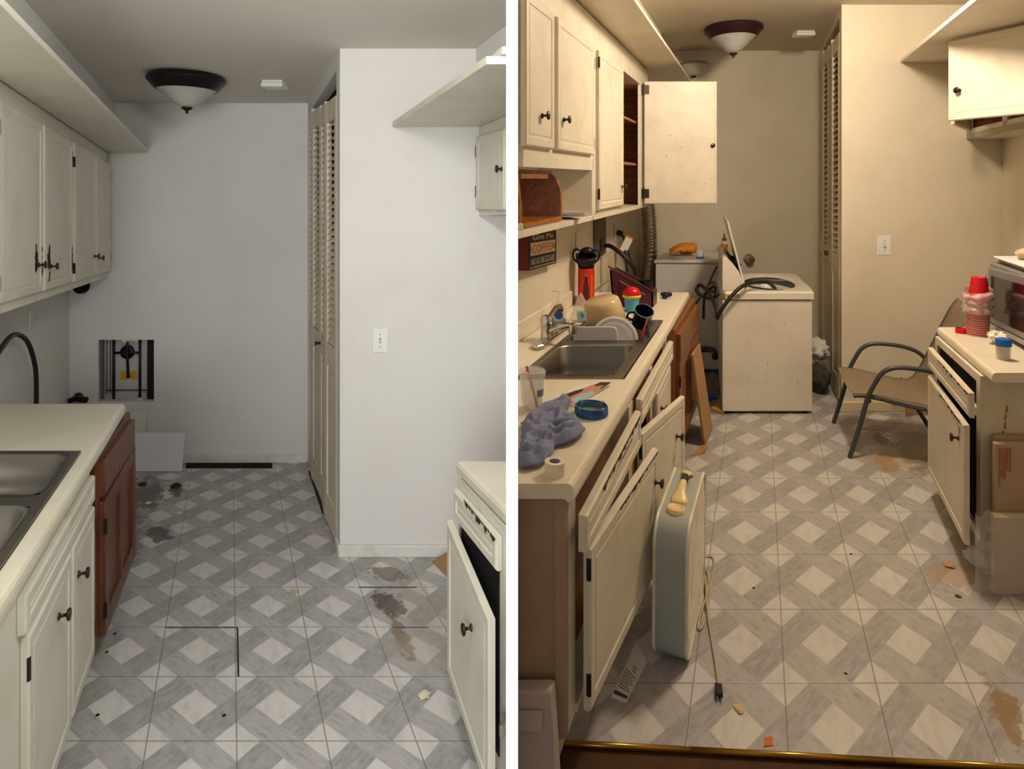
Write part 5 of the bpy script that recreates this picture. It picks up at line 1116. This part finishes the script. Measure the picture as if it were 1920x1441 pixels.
c = MB(); uu = .964; prof = [(uu+.035, .86), (uu+.035, .90), (uu+.016, .90)] + [(uu+.016-.016*math.sin(a), .878+.022*math.cos(a)) for a in (.5, 1.0, 1.57)] + [(uu, .868), (uu+.006, .858), (uu+.016, .856)]
c.extr(R, prof, 2.64, 3.453); c.rbox(R, uu+.035, 1.785, 2.64, 3.453, .86, .90)
tag(c.build('countertop', lamR), 'short cream countertop holding the red cups and microwave', 'countertop')
tag(MB().rbox(R, 1.10, 1.785, 2.652, 3.44, .8565, .8595).build('counter_underlay', dark), 'thin dark edge under the short cream countertop', 'trim', kind='structure')
# cartons
t = T('flat_carton', 'upright tan carton with red print leaning behind the wrapped boards', 'carton', R(1.2, 2.69, 0))
MB().rbox(R, .985, 1.5, 2.668, 2.70, .003, .595).build('box', cardP, t, bevel=.003); f = Fr(R(.985, 2.667, 0), R(1.5, 2.667, 0)); f = f if f.N.y < 0 else Fr(f.o, f(f.len, 0, 0), True)
for i in range(5): MB().fbox(f, .018+.011*i, .023+.011*i, .0, .0012, .42+.02*(i % 2)+.015*i, .58).build('printed_line', pink, t)
tag(MB().rbox(R, 1.0, 1.5, 2.71, 2.732, .003, .612).build('flat_carton', cardP), 'second tan carton edge between the printed carton and the cabinet', 'carton')
t = T('wrapped_boards', 'tan boards wrapped in clear plastic film on the floor', 'boards', R(1.2, 2.62, 0))
MB().rbox(R, .965, 1.5, 2.615, 2.66, .003, .315).build('boards', cardT, t)
def wrapf(s_, q_):
    a = -.13+s_*.75; n_ = noise.noise(V((s_*9, q_*9, 1))); return R(.965+a*.8-.0, 2.605-.012*abs(n_)-.05*max(0, -a)*0, -.0+.008+q_*.33+.006*n_) if a > -.02 else R(.955+a*.5+.02*n_, 2.63+.05*n_, .008+q_*(.33+.05*a)+.012*n_)
MB().sheet(wrapf, 30, 22).build('film', film, t, smooth=True)
tag(MB().ball(R(.955, 2.80, .045), .05, (.9, 1, .75), .45, 3, 3, 6).build('plastic_wad', film), 'crumpled clear plastic under the cabinet corner', 'plastic')
# upper right
tag(MB().rbox(R, 1.04, 1.785, 1.2, 4.685, 2.552, 2.578).build('overhead_shelf', cabR, bevel=.003), 'cream shelf board over the cabinet with its door swung out', 'shelf')
t = T('upper_cabinet', 'cream upper cabinet with doors swung open on the right wall', 'cabinet', R(1.65, 4.0, 1.99))
b = MB().rbox(R, 1.524, 1.785, 3.0, 4.685, 1.99, 2.03).rbox(R, 1.524, 1.545, 3.0, 4.685, 1.99, 2.06).rbox(R, 1.524, 1.785, 3.0, 4.685, 2.50, 2.548).rbox(R, 1.524, 1.545, 4.60, 4.685, 2.03, 2.5).rbox(R, 1.524, 1.545, 3.92, 4.0, 2.03, 2.5).rbox(R, 1.524, 1.545, 3.0, 3.4, 2.03, 2.5)
b.build('carcass', cabR, t); MB().rbox(R, 1.77, 1.784, 3.0, 4.68, 2.03, 2.5).rbox(R, 1.545, 1.77, 4.66, 4.684, 2.03, 2.5).build('wood_lining', innerwood, t)
def openfr(p0, p1): 
    z = R(0, (p0[1]+p1[1])/2, 0).z; A, B = R(*p0, 0), R(*p1, 0); A.z = B.z = z; f = Fr(A, B); return f if f.N.y < 0 else Fr(A, B, True)
f = openfr((1.17, 3.90), (1.52, 3.39)); dz = R.b*.25
d = cab_door(t, f, f.len, 2.05+dz, 2.535+dz, .022, cabR, (.075, 2.235), [], hB=(2.05-dz, 2.535-dz), km=bronze)
f = openfr((1.27, 4.22), (1.515, 4.62)); cab_door(t, f, f.len, 2.05, 2.53, .02, cabR, None, [(f.len, 2.12)])
# microwave
t = T('microwave_oven', 'silver microwave with dark glass door on the short countertop', 'microwave', R(1.45, 3.1, .9))
MB().rbox(R, 1.238, 1.70, 2.70, 3.42, .92, 1.255).build('case', silver, t, bevel=.008)
for u in (1.28, 1.66):
    for v in (2.76, 3.36): MB().tube([R(u, v, .9015), R(u, v, .922)], .015, 10).build('foot', black, t)
f = Fr(R(1.237, 3.42, 0), R(1.237, 2.70, 0)); f.o.z = R(0, 3.06, 0).z; f = Fr(f.o, V((R(1.237, 2.7, 0).x, 2.7, f.o.z))); f = f if f.N.x < 0 else Fr(f.o, f(f.len, 0, 0), True)
d = MB().fbox(f, .01, f.len, 0, .012, .955, 1.245).build('door', silver, t, bevel=.006)
MB().fbox(f, .06, f.len-.05, .012, .0135, .985, 1.205).build('window', mwGlass, d); MB().fbox(f, .02, f.len, 0, .008, .925, .95).build('lower_trim', greyl, t)
MB().tube([f(.035, .03, .99), f(.035, .03, 1.21)], .006, 8).build('handle', greyl, d)
t = T('platter', 'white platter with a brown underside on top of the microwave', 'platter', R(1.45, 3.25, 1.255))
MB().rbox(R, 1.275, 1.6, 2.8, 3.40, 1.257, 1.275).build('base', card, t, bevel=.005); MB().rbox(R, 1.255, 1.62, 2.78, 3.42, 1.276, 1.288).build('plate', white, t, bevel=.005)
tag(MB().ball(R(1.36, 3.25, 1.318), .045, (1, .9, .65), .3, 3, 3, 2).build('bread_roll', mat('bread', '#d6b493', .8), smooth=True), 'pale bread roll on the white platter over the microwave', 'bread')
# cups
def cup_mesh():
    return MB().lathe([(.0495, 0), (.051, .002), (.0505, .006), (.0485, .007), (.047, .012), (.0345, .112), (.033, .1165), (.030, .1175), (.028, .1145), (0, .1145), (0, .1138), (.0285, .1138), (.0335, .112), (.0466, .010), (.0488, .001)], None, 40)
def stack_cup(i): return ctr(1.122, 3.28, .0008) + Matrix.Rotation(R.tilt, 3, 'X') @ V((0, 0, i*.0090))
def cuplabel(i):
    if i == 0: return 'red plastic cup at the very bottom of the wrapped cup stack'
    if i == 20: return 'red plastic cup on top of the stack, its base showing'
    return None
base = None
for i in range(21):
    if base is None:
        o = cup_mesh().build('plastic_cup', red, None, True, smooth=2); base = o
    else:
        o = base.copy(); C.objects.link(o)
    o.location = stack_cup(i); o.rotation_euler = (R.tilt, 0, 0)
    tag(o, cuplabel(i) or 'upturned red plastic cup nested in the middle of the wrapped stack', 'cup', 'nested red plastic cups')
    if 0 <= i < 20:
        rim = MB().lathe([(.0508, .0005), (.0518, .0022), (.0512, .0045)], None, 40).build('rim', mat('cup_rim', '#e0b0aa', .3) if i == 0 else bpy.data.materials['cup_rim'], o, True, smooth=True) if i == 0 else None
        if i == 0: rim0 = rim
        else: r2 = rim0.copy(); r2.parent = o; C.objects.link(r2)
t = T('plastic_sleeve', 'crumpled clear plastic sleeve around the stack of red cups', 'plastic sleeve', ctr(1.122, 3.28, .115), room=R)
def slv(s_, q_):
    a = 2*PI*s_; r_ = .0555+.022*abs(noise.noise(V((1.6*math.cos(a), 1.6*math.sin(a), q_*3.2))))+.010*abs(noise.noise(V((3.5*math.cos(a)+4, 3.5*math.sin(a), q_*9)))); 
    if q_ > .8: r_ -= (q_-.8)*.02
    return V((r_*math.cos(a), r_*math.sin(a), .0+.118*q_+.014*q_*math.sin(a+1)))
MB().sheet(slv, 48, 26).build('film', mat('sleeve_film', '#f2dcda', .25, alpha=.55), t, True, smooth=True)
t = T('bottle_cap', 'red bottle cap on the counter beside the cup stack', 'cap', ctr(1.052, 3.32), room=R)
MB().lathe([(.027, 0), (.027, .024), (.024, .026), (.023, .024), (.023, .004), (0, .004)], None, 36, wob=.02).build('cap', red, t, True, smooth=2)
tag(MB().ball(ctr(1.16, 3.10, .034), .04, (1, .8, .6), .75, 2.6, 3, 11).build('crumpled_tissue', tissue), 'crumpled white tissue on the counter before the microwave', 'tissue')
t = T('toothpick_jar', 'clear toothpick jar with a blue lid at the counter edge', 'jar', ctr(1.085, 2.84), room=R)
MB().lathe([(0, 0), (.029, 0), (.029, .062), (.0275, .062), (.0275, .002), (0, .002)], None, 28).build('jar', film, t, True, smooth=2)
MB().lathe([(.0305, .060), (.031, .082), (.028, .090), (0, .091)], None, 28).build('lid', blue, t, True, smooth=2)
m = MB(); rnd = random.Random(8)
for i in range(60):
    a, r_ = rnd.uniform(0, 2*PI), .025*math.sqrt(rnd.random()); x, y = r_*math.cos(a), r_*math.sin(a); m.tube([(x, y, .003), (x*.95+rnd.uniform(-.002, .002), y*.95, .06)], .0013, 5)
k = m.build('toothpicks', pick, t, True); k['kind'] = 'stuff'
